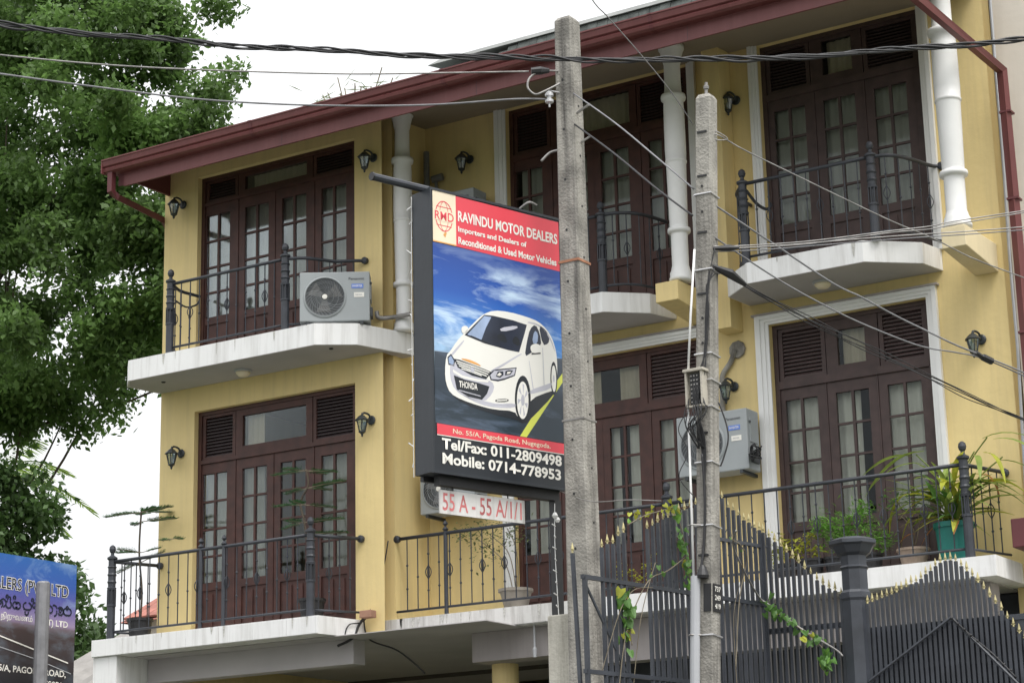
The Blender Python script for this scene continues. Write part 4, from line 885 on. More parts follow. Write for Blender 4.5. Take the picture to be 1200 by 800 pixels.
decal('printed_lamp_edge', [(.545, .808), (.59, .856), (.70, .880), (.828, .908), (.808, .838), (.70, .790), (.635, .768), (.560, .768)], 'ink_glass', 5)
decal('printed_headlight', [(.556, .806), (.596, .846), (.70, .870), (.817, .898), (.800, .844), (.70, .802), (.637, .782), (.569, .778)], 'ink_car_shade', 6)
decal('printed_lamp_lens', [(.612, .805), (.655, .80), (.69, .828), (.688, .856), (.632, .846)], 'ink_glass', 7); decal('printed_lamp_lens', [(.62, .815), (.65, .812), (.672, .83), (.65, .842)], 'ink_white', 8)
decal('printed_lamp_lens', [(.705, .826), (.76, .84), (.79, .878), (.745, .874), (.71, .86)], 'ink_glass', 7); decal('printed_lamp_lens', [(.72, .838), (.752, .846), (.77, .866), (.73, .858)], 'ink_white', 8)
decal('printed_lamp_edge', [(.136, .888), (.172, .920), (.212, .870), (.200, .824), (.144, .830)], 'ink_glass', 5); decal('printed_headlight', [(.145, .882), (.170, .905), (.198, .868), (.190, .836), (.150, .840)], 'ink_glass_light', 6)
decal('printed_bonnet_mark', [(.26, .898), (.34, .902), (.42, .888), (.48, .862), (.40, .872), (.3, .886)], 'ink_orange', 6, 1)
decal('printed_fog_lamp', [(.602, .622), (.735, .645), (.736, .620), (.602, .600)], 'ink_black', 6, 1); decal('printed_fog_lamp', [(.615, .618), (.722, .636), (.722, .626), (.615, .608)], 'ink_car', 7)
def disc(cx, cz, rx, rz, m, lay, name, n=24, sk=0): return decal(name, [(cx + rx * math.cos(2 * PI * k / n), cz + rz * math.sin(2 * PI * k / n) + sk * rx * math.cos(2 * PI * k / n)) for k in range(n)], m, lay)
disc(.883, .665, .082, .185, 'ink_black', 5, 'printed_tyre', sk=.3); disc(.881, .652, .060, .150, 'ink_car', 6, 'printed_wheel', sk=.3); disc(.881, .652, .018, .045, 'ink_car_shade', 8, 'printed_wheel_hub', sk=.3)
for k in range(7):
    a = 2 * PI * k / 7 + .3; c, s_ = math.cos(a), math.sin(a); c2, s2 = math.cos(a + .35), math.sin(a + .35)
    decal('printed_spoke_gap', [(.881 + .018 * c, .652 + .045 * s_ + .0054 * c), (.881 + .052 * c, .652 + .13 * s_ + .0156 * c), (.881 + .052 * c2, .652 + .13 * s2 + .0156 * c2)], 'ink_car_shade', 7)
disc(1.213, .875, .036, .135, 'ink_black', 5, 'printed_tyre', sk=.3); disc(1.212, .872, .025, .108, 'ink_car', 6, 'printed_wheel', sk=.3); disc(1.212, .872, .008, .03, 'ink_car_shade', 7, 'printed_wheel_hub')
# top pipe, under-frame and post
MB().tube([(-.47, .11, 2.245), (SW + .1, .11, 2.245)], .030, 10).ob('support_pipe', 'iron', SG, smooth=False)
MB().tube([(-.47, .11, 2.245), (-.40, .11, 2.245)], .022, 10).tube([(-.485, .11, 2.245), (-.47, .11, 2.245)], .034, 10).ob('pipe_end', 'cable', SG)
MB().box(.10, SW - .02, .06, .13, -.09, -.014).box(.04, SW, .18, .22, -.05, -.014).ob('bottom_rail', 'cable', SG)
MB().box(SW - .07, SW - .005, .06, .13, -1.6, -.09).ob('sign_post', 'cable', SG)
ls = MB().tube([(-.02, .215, 2.2), (-.025, .22, 1.1), (-.02, .22, -.02)], .003, 4)
for k in range(17): z = 2.12 - k * .127; ls.tube([(-.02, .22, z), (-.05 + .03 * (k % 3), .235 + .01 * (k % 2), z + .02 * ((k % 4) - 1.5))], .0045, 5)
ls.ob('light_string', 'white_clean', SG)
l2 = MB().tube(smooth_path([(SW - .09, .04, -.12), (SW - .10, .04, -.5), (SW - .08, .04, -1.0)]), .003, 4)
for k in range(8): z = -.3 - k * .09; l2.tube([(SW - .09, .04, z), (SW - .14 + .02 * (k % 2), .02, z + .01)], .005, 5)
l2.lathe([(.012, 0), (.024, .02), (.012, .045)], SW - .10, .03, -.24, 8).lathe([(.012, 0), (.022, .02), (.012, .04)], SW - .075, .03, -.27, 8)
l2.ob('light_string', 'white_clean', SG)
MB().tube(smooth_path([(.95, .1, 2.23), (1.0, .0, 2.30), (1.08, -.01, 2.29)]), .010, 6).ob('sign_hook', 'steel', SG)
# house-number sign below
NS = thing('number_sign', 'small white board with red 55 A lettering under the lightbox', 'sign', (-8.845, 12.935, 4.765), math.radians(72.7))
MB().box(.118, .958, .085, .097, -.30, -.120).ob('board', 'white_dirty', NS)
link('lettering', text_mesh('55 A - 55 A/1/1', .78, .135, 'ink_red_faded', .008), NS, loc=(.145, .0835, -.275))
MB().tube([(.25, .10, -.12), (.25, .10, -.06)], .006, 5).tube([(.8, .10, -.12), (.8, .10, -.06)], .006, 5).ob('hanger', 'cable', NS)
# squat concrete pillar carrying the post
cp = thing('gate_pillar', 'short weathered concrete pillar at the foot of the sign post', 'pillar', (-8.425, 14.08, 0))
MB().box(-.105, .105, -.10, .10, 0, 3.755).ob('pillar_shaft', 'concrete_pale', cp, bevel=.012)
tag(MB().tube([(-13.02, 21.05, 4.76), (-13.02, 21.05, 4.5)], .012, 6).lathe([(.02, 0), (.026, .09), (.015, .12)], -13.02, 21.05, 4.38, 8).ob('lamp_holder', 'conduit_grey'), 'small pale bulb holder hanging from the porch edge behind the pillar', 'light')

# ---------------- fence and gates ----------------
GT = []
spear = MB().lathe([(.007, 0), (.009, .008), (.004, .018), (.013, .034), (.010, .050), (.002, .085)], 0, 0, 0, 6).tube([(-.018, 0, .026), (-.008, 0, .018), (.008, 0, .018), (.018, 0, .026)], .004, 4).mesh('spear_tip', 'gold')
barc = {}
def bar(par, x, y, z0, z1, wd=.011, lean=0):
    hgt = round((z1 - z0) / .01) * .01; k = (hgt, wd)
    if k not in barc: barc[k] = MB().box(-wd, wd, -wd, wd, 0, hgt).mesh('bar', 'iron_gate')
    b = link('bar', barc[k], par); b.location = Vector((x, y, z0)) - par.location
    if lean: b.rotation_euler.y = lean
    s = link('spear_tip', spear, par); s.location = Vector((x + math.sin(lean) * hgt, y, z0 + hgt * math.cos(lean))) - par.location; s.rotation_euler.z = random.uniform(-.5, .5); sc_ = random.uniform(.62, .92); s.scale = (sc_, sc_, sc_)
ZB = 1.3
FP = thing('spiked_fence', 'dark spiked fence panel running back behind the slim pole', 'fence', (-7.2, 12.3, ZB))
tops = [(12.3, 3.99), (12.52, 4.02), (12.74, 4.14), (13.06, 4.24), (13.22, 4.31), (13.39, 4.37), (13.7, 4.5), (13.97, 4.55), (14.05, 4.51), (14.22, 4.46), (14.38, 4.39), (14.49, 4.35)]
def interp(T, v):
    for (a, b), (c, d) in zip(T, T[1:]):
        if a <= v <= c: return b + (d - b) * (v - a) / (c - a)
    return T[-1][1] if v > T[-1][0] else T[0][1]
def fx(y): return -6.92 + (y - 14.5) * .13
y = 12.31; i = 0
while y < 14.5:
    ld = .0
    if not (12.36 < y < 12.50 or 12.82 < y < 12.99): bar(FP, fx(y), y, ZB, interp(tops, y) - .08 + random.uniform(-.015, .015), .0115, -.0 if i else -.035)
    y += .068 + random.uniform(-.006, .006); i += 1
for z in (3.73, 3.10, 2.2): MB().tube([(fx(12.28), 12.28, z), (fx(14.5), 14.5, z + .01)], .020, 4).ob('rail', 'iron_gate', FP).matrix_parent_inverse = Matrix.Translation(-FP.location)
MB().tube([(fx(13.9), 13.9, 4.17), (fx(14.5), 14.5, 4.18)], .018, 4).ob('rail', 'iron_gate', FP).matrix_parent_inverse = Matrix.Translation(-FP.location)
MB().tube([(fx(12.3), 12.3, 3.70), (fx(12.9), 12.9, 2.9)], .010, 5).ob('brace', 'iron_gate', FP).matrix_parent_inverse = Matrix.Translation(-FP.location)
MB().box(-.014, .014, -.014, .014, 0, 2.43).ob('end_post', 'iron_gate', FP)
def leaf(label, x0, x1, T, step, rails, braces, yg=14.47):
    g = thing('iron_gate', label, 'gate', (x0, yg, ZB), group='spiked iron gate leaves')
    x = x0
    while x <= x1:
        bar(g, x, yg, ZB, interp(T, x) - .08, .0115); x += step
    for z in rails: MB().box(x0 - .01, x1, yg + .012, yg + .04, z - .02, z + .02).ob('rail', 'iron_gate', g).matrix_parent_inverse = Matrix.Translation(-g.location)
    for a, b in braces: MB().tube([a, b], .011, 5).ob('brace', 'iron_gate', g).matrix_parent_inverse = Matrix.Translation(-g.location)
    return g
leaf('left spiked gate leaf sloping down to the capped post', -6.905, -6.30, [(-6.91, 4.36), (-6.8, 4.27), (-6.6, 4.07), (-6.45, 3.93), (-6.29, 3.83)], .0465, (3.54, 2.3), [])
leaf('right spiked gate leaf with arched gold tipped top', -6.10, -4.2, [(-6.12, 3.74), (-5.9, 3.80), (-5.7, 3.88), (-5.508, 4.0), (-5.42, 4.0), (-5.3, 3.88), (-5.12, 3.64), (-4.958, 3.40), (-4.7, 3.3), (-4.2, 3.6)], .0385, (3.48, 3.2, 2.3),
     [((-6.11, 14.43, 3.11), (-5.46, 14.43, 3.51)), ((-5.45, 14.43, 3.50), (-5.0, 14.43, 3.0))])
sh = MB().box(-6.09, -4.2, 14.49, 14.495, ZB, 3.47)
tag(sh.ob('gate_backing_sheet', 'gate_sheet'), 'dark sheet fixed behind the right gate leaf bars', 'gate panel')
gp = thing('gate_post', 'black cast iron gate post with a wide flared cap', 'post', (-6.20, 14.5, 0))
MB().lathe([(.115, 0), (.105, 3.70), (.115, 3.72), (.115, 3.76), (.10, 3.78), (.10, 3.93), (.112, 3.945), (.10, 3.96), (.10, 4.03)], 0, 0, 0, 8).ob('post_shaft', 'iron_gate', gp)
MB().lathe([(.10, 4.03), (.13, 4.05), (.16, 4.10), (.185, 4.115), (.185, 4.14), (.12, 4.165), (.0, 4.175)], 0, 0, 0, 8).ob('post_cap', 'iron_gate', gp)
bw = thing('boundary_wall', 'low plastered wall below the spiked fence and gates', 'wall', (-6, 14.5, 0))
MB().box(-1.3, 3, .06, .2, .01, ZB - .002).ob('wall_face', 'concrete_pale', bw)
tag(MB().tube(smooth_path([(-6.42, 13.03, 4.05), (-6.72, 13.6, 4.02), (-6.9, 14.3, 3.80), (-6.85, 14.41, 3.72), (-6.6, 14.42, 3.52), (-6.35, 14.40, 3.36), (-6.28, 14.38, 3.3)]), .008, 5).ob('slack_wire', 'steel', smooth=True), 'slack wire sagging across the left gate leaf with vine on it', 'cable')
fl = MB().tube(smooth_path([(-5.44, 14.40, 3.50), (-5.3, 14.39, 3.36), (-5.15, 14.38, 3.22), (-5.0, 14.38, 3.05)]), .006, 5)
for k in range(10): x = -5.44 + k * .045; fl.lathe([(.004, 0), (.012, .01), (.004, .022)], x, 14.385, 3.49 - k * .044, 6)
tag(fl.ob('fairy_light_string', 'cable', smooth=True), 'string of small dark bulbs along the right gate brace', 'light string')

# ---------------- plants ----------------
def leaf_blade(L, W, droop=.3, n=5, fold=.15):
    mb = MB(); v = []
    for i in range(n + 1):
        t = i / n; w = W * math.sin(PI * min(.98, t * .92 + .06)) ** .8; x = L * t * (1 - droop * t * .3); z = -droop * L * t * t
        v += [(x, -w / 2, z + w * fold), (x, 0, z), (x, w / 2, z + w * fold)]
    f = []
    for i in range(n): a = i * 3; f += [(a, a + 1, a + 4, a + 3), (a + 1, a + 2, a + 5, a + 4)]
    return mb.add(v, f)
def pot(par, r0, r1, h, m):
    MB().lathe([(r0, 0), (r1 * .96, h * .86), (r1 * 1.06, h * .87), (r1 * 1.06, h), (r1 * .95, h), (r1 * .93, h * .92)], 0, 0, 0, 18).ob('pot', m, par, smooth=False)
    MB().lathe([(r1 * .9, h * .90), (r1 * .9, h * .915)], 0, 0, 0, 14).ob('soil', 'soil', par)
def pine_pot(label, x, y, zf, trunk, tiers, potr=.16, poth=.27, lean=0):
    t = thing('potted_sapling', label, 'potted plant', (x, y, zf), group='potted tiered saplings on the lower left balcony'); pot(t, potr * .8, potr, poth, 'pot_black')
    MB().tube(smooth_path([(a - x, 0 + b, z - zf) for a, b, z in trunk]), [.011] * 1 + [.009] * 100 if False else .012, 6).ob('stem', 'bark', t, smooth=True)
    br = MB(); nd = MB(); rnd = random.Random(len(tiers) + int(x * 10))
    for (tx, tz, dirs) in tiers:
        for (dx, dy, dz, L) in dirs:
            d = Vector((dx, dy, dz)).normalized(); o = Vector((tx - x, 0, tz - zf)); P = [o + d * L * s + Vector((0, 0, -.05 * L * s * s)) for s in (0, .33, .66, 1)]
            br.tube(P, .0065, 4)
            side = d.cross(Vector((0, 0, 1))).normalized()
            m = max(4, int(L / .026))
            for i in range(m):
                s = .18 + .82 * i / m; c = o + d * L * s + Vector((0, 0, -.05 * L * s * s)); Lb = .06 + .08 * (1 - s) 
                for sg_ in (-1, 1):
                    e = c + (side * sg_ + d * .8 + Vector((0, 0, rnd.uniform(-.12, .12)))).normalized() * Lb
                    nd.quad(c, c + (e - c) * .5 + Vector((0, 0, .007)) + d * .007, e, c + (e - c) * .5 - d * .007 + Vector((0, 0, -.004)))
                    for q in range(5):
                        cc = c + (e - c) * (.1 + .2 * q); ee = cc + (d + Vector((rnd.uniform(-.8, .8), rnd.uniform(-.8, .8), rnd.uniform(.1, .8)))).normalized() * .042
                        nd.quad(cc, cc + (ee - cc) * .5 + side * .006, ee, cc + (ee - cc) * .5 - side * .006)
    br.ob('branch', 'twig', t); nd.ob('foliage', 'leaf_pine', t)
    return t
pine_pot('tiered sapling in a black pot beside the left railing post', -18.52, 20.42, F1, [(-18.52, 0, 5.15), (-18.50, 0, 5.6), (-18.56, 0, 6.1), (-18.54, 0, 6.62), (-18.52, 0, 6.66)],
         [(-18.54, 6.62, [(-1, 0, .06, .62), (1, .1, .12, .45), (.8, -.4, .0, .5), (-.5, .5, .1, .35), (-.6, -.5, -.02, .35), (.4, .7, .1, .4)]), (-18.54, 6.5, [(1, .1, .04, .52), (-.6, .3, 0, .25)]), (-18.52, 6.10, [(-.9, 0, .12, .42), (.3, .5, .2, .25), (-.4, -.6, .1, .3)]), (-18.5, 5.98, [(-.7, .1, -.1, .5), (.5, .3, .3, .3)]), (-18.0, 6.22, [(1, 0, 0, .12), (-1, 0, .02, .18)])])
pine_pot('tiered green sapling in a black pot before the lower left doors', -15.80, 20.46, F1, [(-15.78, 0, 5.15), (-15.82, 0, 5.6), (-15.92, 0, 6.2), (-15.98, 0, 6.45), (-15.86, 0, 6.66), (-15.90, 0, 6.86)],
         [(-15.9, 6.84, [(-1, 0, .04, .5), (1, .1, -.1, .42), (.3, .8, 0, .3), (-.3, -.8, 0, .3)]), (-15.88, 6.62, [(1, -.1, .06, .58), (-1, .1, -.05, .35), (.6, .6, 0, .3)]), (-15.93, 6.42, [(-1, 0, .1, .45), (.8, .2, -.1, .4), (.2, -.8, 0, .3)]), (-15.96, 6.2, [(-1, .1, -.1, .3), (1, 0, .02, .6), (0, -.9, 0, .25)]), (-15.95, 6.05, [(1, .1, .0, .62)])])
def bush(label, x, y, z, cs, n, m, leafL, par_pot=None, cat='potted plant', name='potted_plant', stems=(), group=None, seed=1, leafW=.4, droop=.2, up_=.3):
    t = thing(name, label, cat, (x, y, z), group=group)
    if par_pot: pot(t, *par_pot)
    rnd = random.Random(seed); mb = MB()
    for k in range(n):
        c = rnd.choice(cs); p = Vector((c[0] + rnd.gauss(0, .5) * c[3], c[1] + rnd.gauss(0, .5) * c[3] * .8, c[2] + rnd.gauss(0, .5) * c[4])); L = leafL * rnd.uniform(.6, 1.3)
        q = leaf_blade(L, L * leafW, droop, 2); R = Matrix.Translation(p) @ Matrix.Rotation(rnd.uniform(0, 6.28), 4, 'Z') @ Matrix.Rotation(rnd.uniform(-1.1, .5) * up_ * 3, 4, 'Y') @ Matrix.Rotation(rnd.uniform(-.8, .8), 4, 'X')
        mb.add([R @ Vector(v) for v in q.v], q.f)
    mb.ob('foliage', m, t)
    for s in stems: MB().tube(smooth_path(s), .006, 5).ob('stem', 'twig', t, smooth=True)
    return t
bush('bushy pale shrub in a grey clay pot on the middle balcony', -13.45, 21.35, F1, [(-.5, 0, .95, .25, .2), (-.25, 0, 1.0, .25, .2), (-.7, 0, 1.0, .18, .14), (-.35, 0, .75, .25, .16), (0, 0, .9, .15, .2)], 420, 'leaf_dry', .055, (.13, .2, .26, 'pot_stone'),
     stems=[[(0, 0, .2), (-.03, 0, .5), (-.12, 0, .75), (-.35, 0, .95)], [(.02, 0, .2), (.04, 0, .5), (0, 0, .8), (-.1, 0, 1.0)], [(-.03, 0, .2), (-.15, 0, .6), (-.5, 0, .9)]], seed=3)
bush('feathery green fern in a black pot behind the gate post cap', -9.30, 21.3, F1, [(0, 0, .44, .19, .2), (-.14, 0, .56, .15, .14), (.12, 0, .5, .16, .18)], 900, 'leaf_fern', .075, (.11, .14, .2, 'pot_black'), seed=4, leafW=.18)
bush('second feathery green fern nearer the middle of the right doors', -8.93, 21.32, F1, [(0, 0, .44, .16, .2), (.14, 0, .32, .16, .10), (-.06, 0, .66, .12, .14)], 600, 'leaf_fern', .08, (.12, .15, .2, 'pot_black'), seed=5, leafW=.18, stems=[[(0, 0, .18), (.02, 0, .4), (0, 0, .62)]])
bush('yellow green leafy plant at the left end of the fern pots', -9.90, 21.28, F1, [(0, 0, .36, .14, .18), (.2, 0, .33, .14, .1), (-.12, 0, .28, .1, .12)], 230, 'leaf_yellow', .07, (.1, .13, .18, 'pot_black'), seed=6, leafW=.42)
bush('small potted plant in a black pot between two leafier ones', -9.58, 21.26, F1, [(.0, 0, .45, .06, .04), (.05, 0, .28, .08, .06)], 46, 'leaf_yellow', .07, (.11, .14, .2, 'pot_black'), seed=16, leafW=.45, stems=[[(0, 0, .16), (0, 0, .46)]])
bush('thin sparse sapling in a terracotta bowl before the right doors', -8.42, 21.3, F1, [(-.1, 0, .75, .2, .1), (-.25, 0, .68, .14, .1), (.08, 0, .6, .14, .14)], 90, 'leaf_vine', .06, (.12, .17, .20, 'pot_clay'), seed=7, leafW=.4,
     stems=[[(0, 0, .24), (.02, 0, .4), (-.08, 0, .6), (-.15, 0, .74)], [(.02, 0, .24), (-.05, 0, .5), (-.28, 0, .68)], [(.03, 0, .24), (.09, 0, .5), (.02, 0, .72)]])
bush('yellow green plant behind the fence on the middle balcony', -11.95, 21.3, F1, [(0, 0, .3, .13, .14), (.35, 0, .33, .1, .12), (.2, 0, .2, .15, .08)], 130, 'leaf_yellow', .06, (.1, .13, .16, 'pot_black'), seed=8)
# teal pot with long strap leaves, each leaf its own piece
TP = thing('potted_plant', 'long arching strap leaves in a teal pot at the right balcony corner', 'potted plant', (-7.95, 21.30, F1))
pot(TP, .17, .205, .42, 'pot_teal')
rnd = random.Random(11); bl = [leaf_blade(L, wd, dr, 7).mesh('long_leaf', m) for L, wd, dr, m in ((.62, .07, .5, 'leaf_long'), (.8, .075, .62, 'leaf_long'), (.45, .07, .4, 'leaf_long'), (.5, .075, .7, 'leaf_yellow'), (.3, .07, .9, 'leaf_orange'), (.38, .06, .5, 'leaf_vine'))]
spec = [(180, 70, 1), (172, 58, 1), (190, 78, 1), (165, 45, 3), (20, 72, 1), (10, 62, 1), (0, 50, 1), (-8, 68, 1), (30, 40, 0), (200, 40, 0), (150, 80, 0), (60, 80, 0), (100, 75, 0), (-40, 60, 0), (-60, 50, 2), (-90, 65, 2), (-120, 50, 2), (-150, 40, 3), (220, 30, 3), (-20, 28, 2), (8, 20, 3), (-70, 20, 4), (-10, 10, 4), (195, 15, 4)]
for i in range(96):
    if i < len(spec): az, el, k = spec[i]; z = .42
    else: az, el, k = rnd.uniform(0, 360), rnd.uniform(5, 80), rnd.choice((0, 2, 2, 5, 5, 3)); z = rnd.uniform(.4, .85)
    o = link('long_leaf', bl[k], TP, loc=(rnd.uniform(-.12, .12) + (.08 * math.cos(math.radians(az)) if z > .5 else 0), rnd.uniform(-.08, .06), z), rot=(rnd.uniform(-.3, .3), -math.radians(el), math.radians(az)))
sg2 = MB()
for (px, pz, tx, tz) in ((0, .4, -.35, 1.2), (.02, .4, .45, 1.28), (0, .4, .3, 1.15), (0, .4, .1, 1.1), (.05, .4, .6, 1.05)): sg2.tube(smooth_path([(px, 0, pz), ((px * .6 + tx * .4), 0, pz + (tz - pz) * .65), (tx, -.03, tz)]), .008, 5)
sg2.ob('stem', 'leaf_long', TP, smooth=True)
for az, L, bx, bz in ((0, 1, .40, 1.27), (-15, 1, .52, 1.25), (180, 1, -.25, 1.22), (175, 0, -.38, 1.18), (200, 0, -.30, 1.10), (10, 0, .56, 1.02), (-30, 3, .40, 1.12), (-60, 0, .30, 1.1), (0, 0, .42, .72), (15, 3, .38, .80), (0, 4, .36, .9), (190, 3, -.28, .62), (180, 0, -.35, .70), (200, 4, -.42, .35), (170, 3, -.45, .80)):
    link('long_leaf', bl[L], TP, loc=(bx, -.04, bz), rot=(rnd.uniform(-.3, .3), rnd.uniform(-.35, .25), math.radians(az)))
# vines with separate heart leaves
hv = MB().add([(0, 0, 0), (.018, .004, .012), (.022, .006, -.004), (.012, .004, -.03), (0, 0, -.045), (-.012, .004, -.03), (-.022, .006, -.004), (-.018, .004, .012)], [(0, 1, 2, 3, 4), (0, 4, 5, 6, 7)])
hm = {m: hv.mesh('vine_leaf', m) for m in ('leaf_vine', 'leaf_yellow', 'leaf_fern')}
def vine(label, path, n, sp, seed, mix='leaf_vine', s0=1.0, extra=()):
    rnd = random.Random(seed); o = Vector(path[0]); t = thing('climbing_vine', label, 'vine', tuple(o)); P = smooth_path(path, 8)
    MB().tube([p - o for p in P], .004, 5).ob('vine_stem', 'twig', t, smooth=True)
    for e in extra: MB().tube([Vector(p) - o for p in smooth_path(e, 6)], .003, 4).ob('vine_stem', 'twig', t, smooth=True)
    for i in range(n):
        p = P[int(rnd.random() ** 1 * (len(P) - 1))]; m = mix if rnd.random() < .8 else rnd.choice(('leaf_yellow', 'leaf_fern'))
        l = link('vine_leaf', hm[m], t); l.location = p - o + Vector((rnd.gauss(0, sp * .5), -.02 + rnd.gauss(0, .02), rnd.gauss(0, sp))); s = rnd.uniform(.7, 1.5) * s0; l.scale = (s, s, s)
        l.rotation_euler = (rnd.uniform(-.7, .7), rnd.uniform(-.8, .8), rnd.uniform(-.9, .9) + .5)
    return t
vine('leafy green vine hanging down just left of the slim pole', [(fx(13.3) + .05, 13.3, 4.30), (fx(13.38) + .05, 13.38, 4.15), (fx(13.42) + .05, 13.42, 3.95), (fx(13.46) + .05, 13.46, 3.78)], 40, .035, 2, s0=.8)
vine('cluster of broad vine leaves low on the fence by the tall pole', [(fx(12.66) + .05, 12.66, 3.64), (fx(12.72) + .05, 12.72, 3.58), (fx(12.70) + .05, 12.72, 3.45), (fx(12.72) + .05, 12.74, 3.30)], 30, .045, 3, s0=1.25)
vine('yellowing vine creeping along the fence spikes left of slim pole', [(fx(12.75) + .04, 12.75, 4.13), (fx(12.95) + .04, 12.95, 4.22), (fx(13.15) + .04, 13.15, 4.28), (fx(13.35) + .04, 13.35, 4.34)], 24, .03, 4, mix='leaf_yellow', s0=.6)
vine('dry tangled vine stems across the fence between the two poles', [(fx(12.6) + .03, 12.6, 3.0), (fx(12.7) + .04, 12.7, 3.4), (fx(12.95) + .04, 12.95, 3.75), (fx(13.2) + .04, 13.2, 3.86), (fx(13.42) + .04, 13.42, 3.98)], 9, .03, 5, s0=.8,
     extra=[[(fx(12.5), 12.45, 3.1), (fx(12.6) + .05, 12.6, 3.5), (fx(12.75) + .05, 12.78, 3.68), (fx(13) + .05, 13.0, 3.72)], [(fx(12.8), 12.8, 3.0), (fx(12.85) + .05, 12.85, 3.5), (fx(13) + .05, 13.05, 3.9)]])
vine('green vine trailing down the slack wire on the left gate leaf', [(-6.88, 14.40, 3.73), (-6.75, 14.40, 3.63), (-6.6, 14.40, 3.52), (-6.48, 14.39, 3.42), (-6.40, 14.39, 3.30), (-6.42, 14.39, 3.2)], 60, .04, 6, s0=.85)
vine('bare dry tendril looping off the slim pole over the fence', [(-6.48, 13.1, 4.0), (-6.62, 13.5, 4.03), (-6.8, 13.95, 4.0), (-6.85, 13.9, 3.7), (-6.83, 13.75, 3.2)], 2, .02, 7, s0=.6, extra=[[(-6.62, 13.5, 4.03), (-6.84, 13.95, 3.9), (-6.9, 13.9, 3.6), (-6.85, 13.8, 3.0)]])

# ---------------- trees ----------------
def leaf_cloud(name, blobs, n, size, m, par, seed, loc):
    rg = np.random.default_rng(seed); B = np.array(blobs); wts = (B[:, 3] ** 2); wts = wts / wts.sum()
    idx = rg.choice(len(B), n, p=wts); d = rg.normal(size=(n, 3)); d /= np.linalg.norm(d, axis=1)[:, None]
    rr = B[idx, 3] * (rg.random(n) ** .45); c = B[idx, :3] + d * rr[:, None] * np.array([1, 1, .75]) + rg.normal(size=(n, 3)) * .12
    c -= np.array(loc)
    # leaves: bent kite of two triangles
    a = rg.normal(size=(n, 3)); a[:, 2] -= .3; a /= np.linalg.norm(a, axis=1)[:, None]; b = np.cross(a, rg.normal(size=(n, 3)) + np.array([0, 0, 1.5])); b /= np.linalg.norm(b, axis=1)[:, None]
    L = size * rg.uniform(.6, 1.4, n)[:, None]; W = L * .28
    V = np.stack([c, c + a * L * .45 + b * W, c + a * L, c + a * L * .45 - b * W], 1).reshape(-1, 3).astype(np.float32)
    me = bpy.data.meshes.new(name); me.vertices.add(4 * n); me.vertices.foreach_set('co', V.ravel()); me.loops.add(4 * n); me.loops.foreach_set('vertex_index', np.arange(4 * n, dtype=np.int32))
    me.polygons.add(n); me.polygons.foreach_set('loop_start', np.arange(0, 4 * n, 4, dtype=np.int32)); me.materials.append(MAT[m]); me.update(); me.validate()
    return link(name, me, par)
def tree(label, loc, ht, blobs, n, size, m, seed, limbs, r=.3, m2=None):
    t = thing('broadleaf_tree', label, 'tree', loc, group='trees behind the house'); o = Vector(loc)
    tr = MB().tube(smooth_path([(0, 0, 0), (.1, 0, ht * .35), (-.1, .1, ht * .7), (0, 0, ht)], 4), [r * (1 - .65 * k / 12) for k in range(13)], 10); tr.ob('trunk', 'bark', t, smooth=True)
    lm = MB(); rnd = random.Random(seed)
    for b in blobs:
        if rnd.random() < .10:
            s = Vector((0, 0, ht * rnd.uniform(.45, .98))); e = Vector(b[:3]) - o; mid = (s + e) / 2 + Vector((rnd.uniform(-.3, .3), rnd.uniform(-.3, .3), -.3))
            lm.tube(smooth_path([s, mid, e], 4), [r * .22 * (1 - .1 * k) for k in range(9)], 5)
    lm.ob('limb', 'bark', t, smooth=True)
    leaf_cloud('crown', blobs, n, size, m, t, seed, loc)
    return t
rnd = random.Random(3); bl_ = []
# big crown: blobs spread through its uneven outline (x, y, z, r)
for k in range(340):
    x = -36.5 + 8.4 * rnd.random(); z0 = 11.8 + max(0, (x + 32.0)) * .42 ; z1 = 23.4 - max(0, x + 31.4) ** 2 * .60
    z = rnd.uniform(z0, z1)
    if rnd.random() < .12: continue
    bl_.append((x + rnd.gauss(0, .25), 32 + rnd.gauss(0, 1.3), z, rnd.uniform(.28, .68)))
for x, z, r in ((-27.5, 17.6, .5), (-27.2, 18.2, .3), (-27.8, 16.9, .5), (-28.6, 14.0, .6), (-28.3, 13.2, .4), (-29.2, 12.6, .6), (-30.3, 11.9, .5), (-31.4, 11.7, .5), (-29.2, 20.6, .5), (-27.6, 18.9, .35), (-28.0, 15.2, .7), (-29.4, 13.6, .8), (-30.4, 12.9, .8), (-31.8, 12.5, .9), (-33, 12.4, .9), (-34, 12.9, 1)): bl_.append((x, 32 + rnd.gauss(0, .4), z, r))
tree('large dense green tree rising behind the left end of the house', (-34.2, 32.6, 0), 17, bl_, 145000, .15, 'leaf_tree', 5, 0, .22)
bl_ = []
for k in range(110):
    x = rnd.uniform(-34.5, -30.3); z1 = 10.9 - max(0, x + 32.4) * 1.45; z = rnd.uniform(5.2, max(6, z1)); bl_.append((x, 31 + rnd.gauss(0, .7), z, rnd.uniform(.25, .55)))
for x, z, r in ((-30.7, 9.8, .3), (-30.9, 10.3, .25), (-30.2, 8.1, .4), (-29.7, 7.6, .3), (-30.2, 7.0, .5), (-29.9, 6.4, .5), (-33, 11, .5), (-32.0, 10.4, .5)): bl_.append((x, 31, z, r))
tree('darker smaller tree below it, behind the blue billboard', (-31.9, 31.3, 0), 9, bl_, 40000, .16, 'leaf_tree_dark', 6, 0, .14)
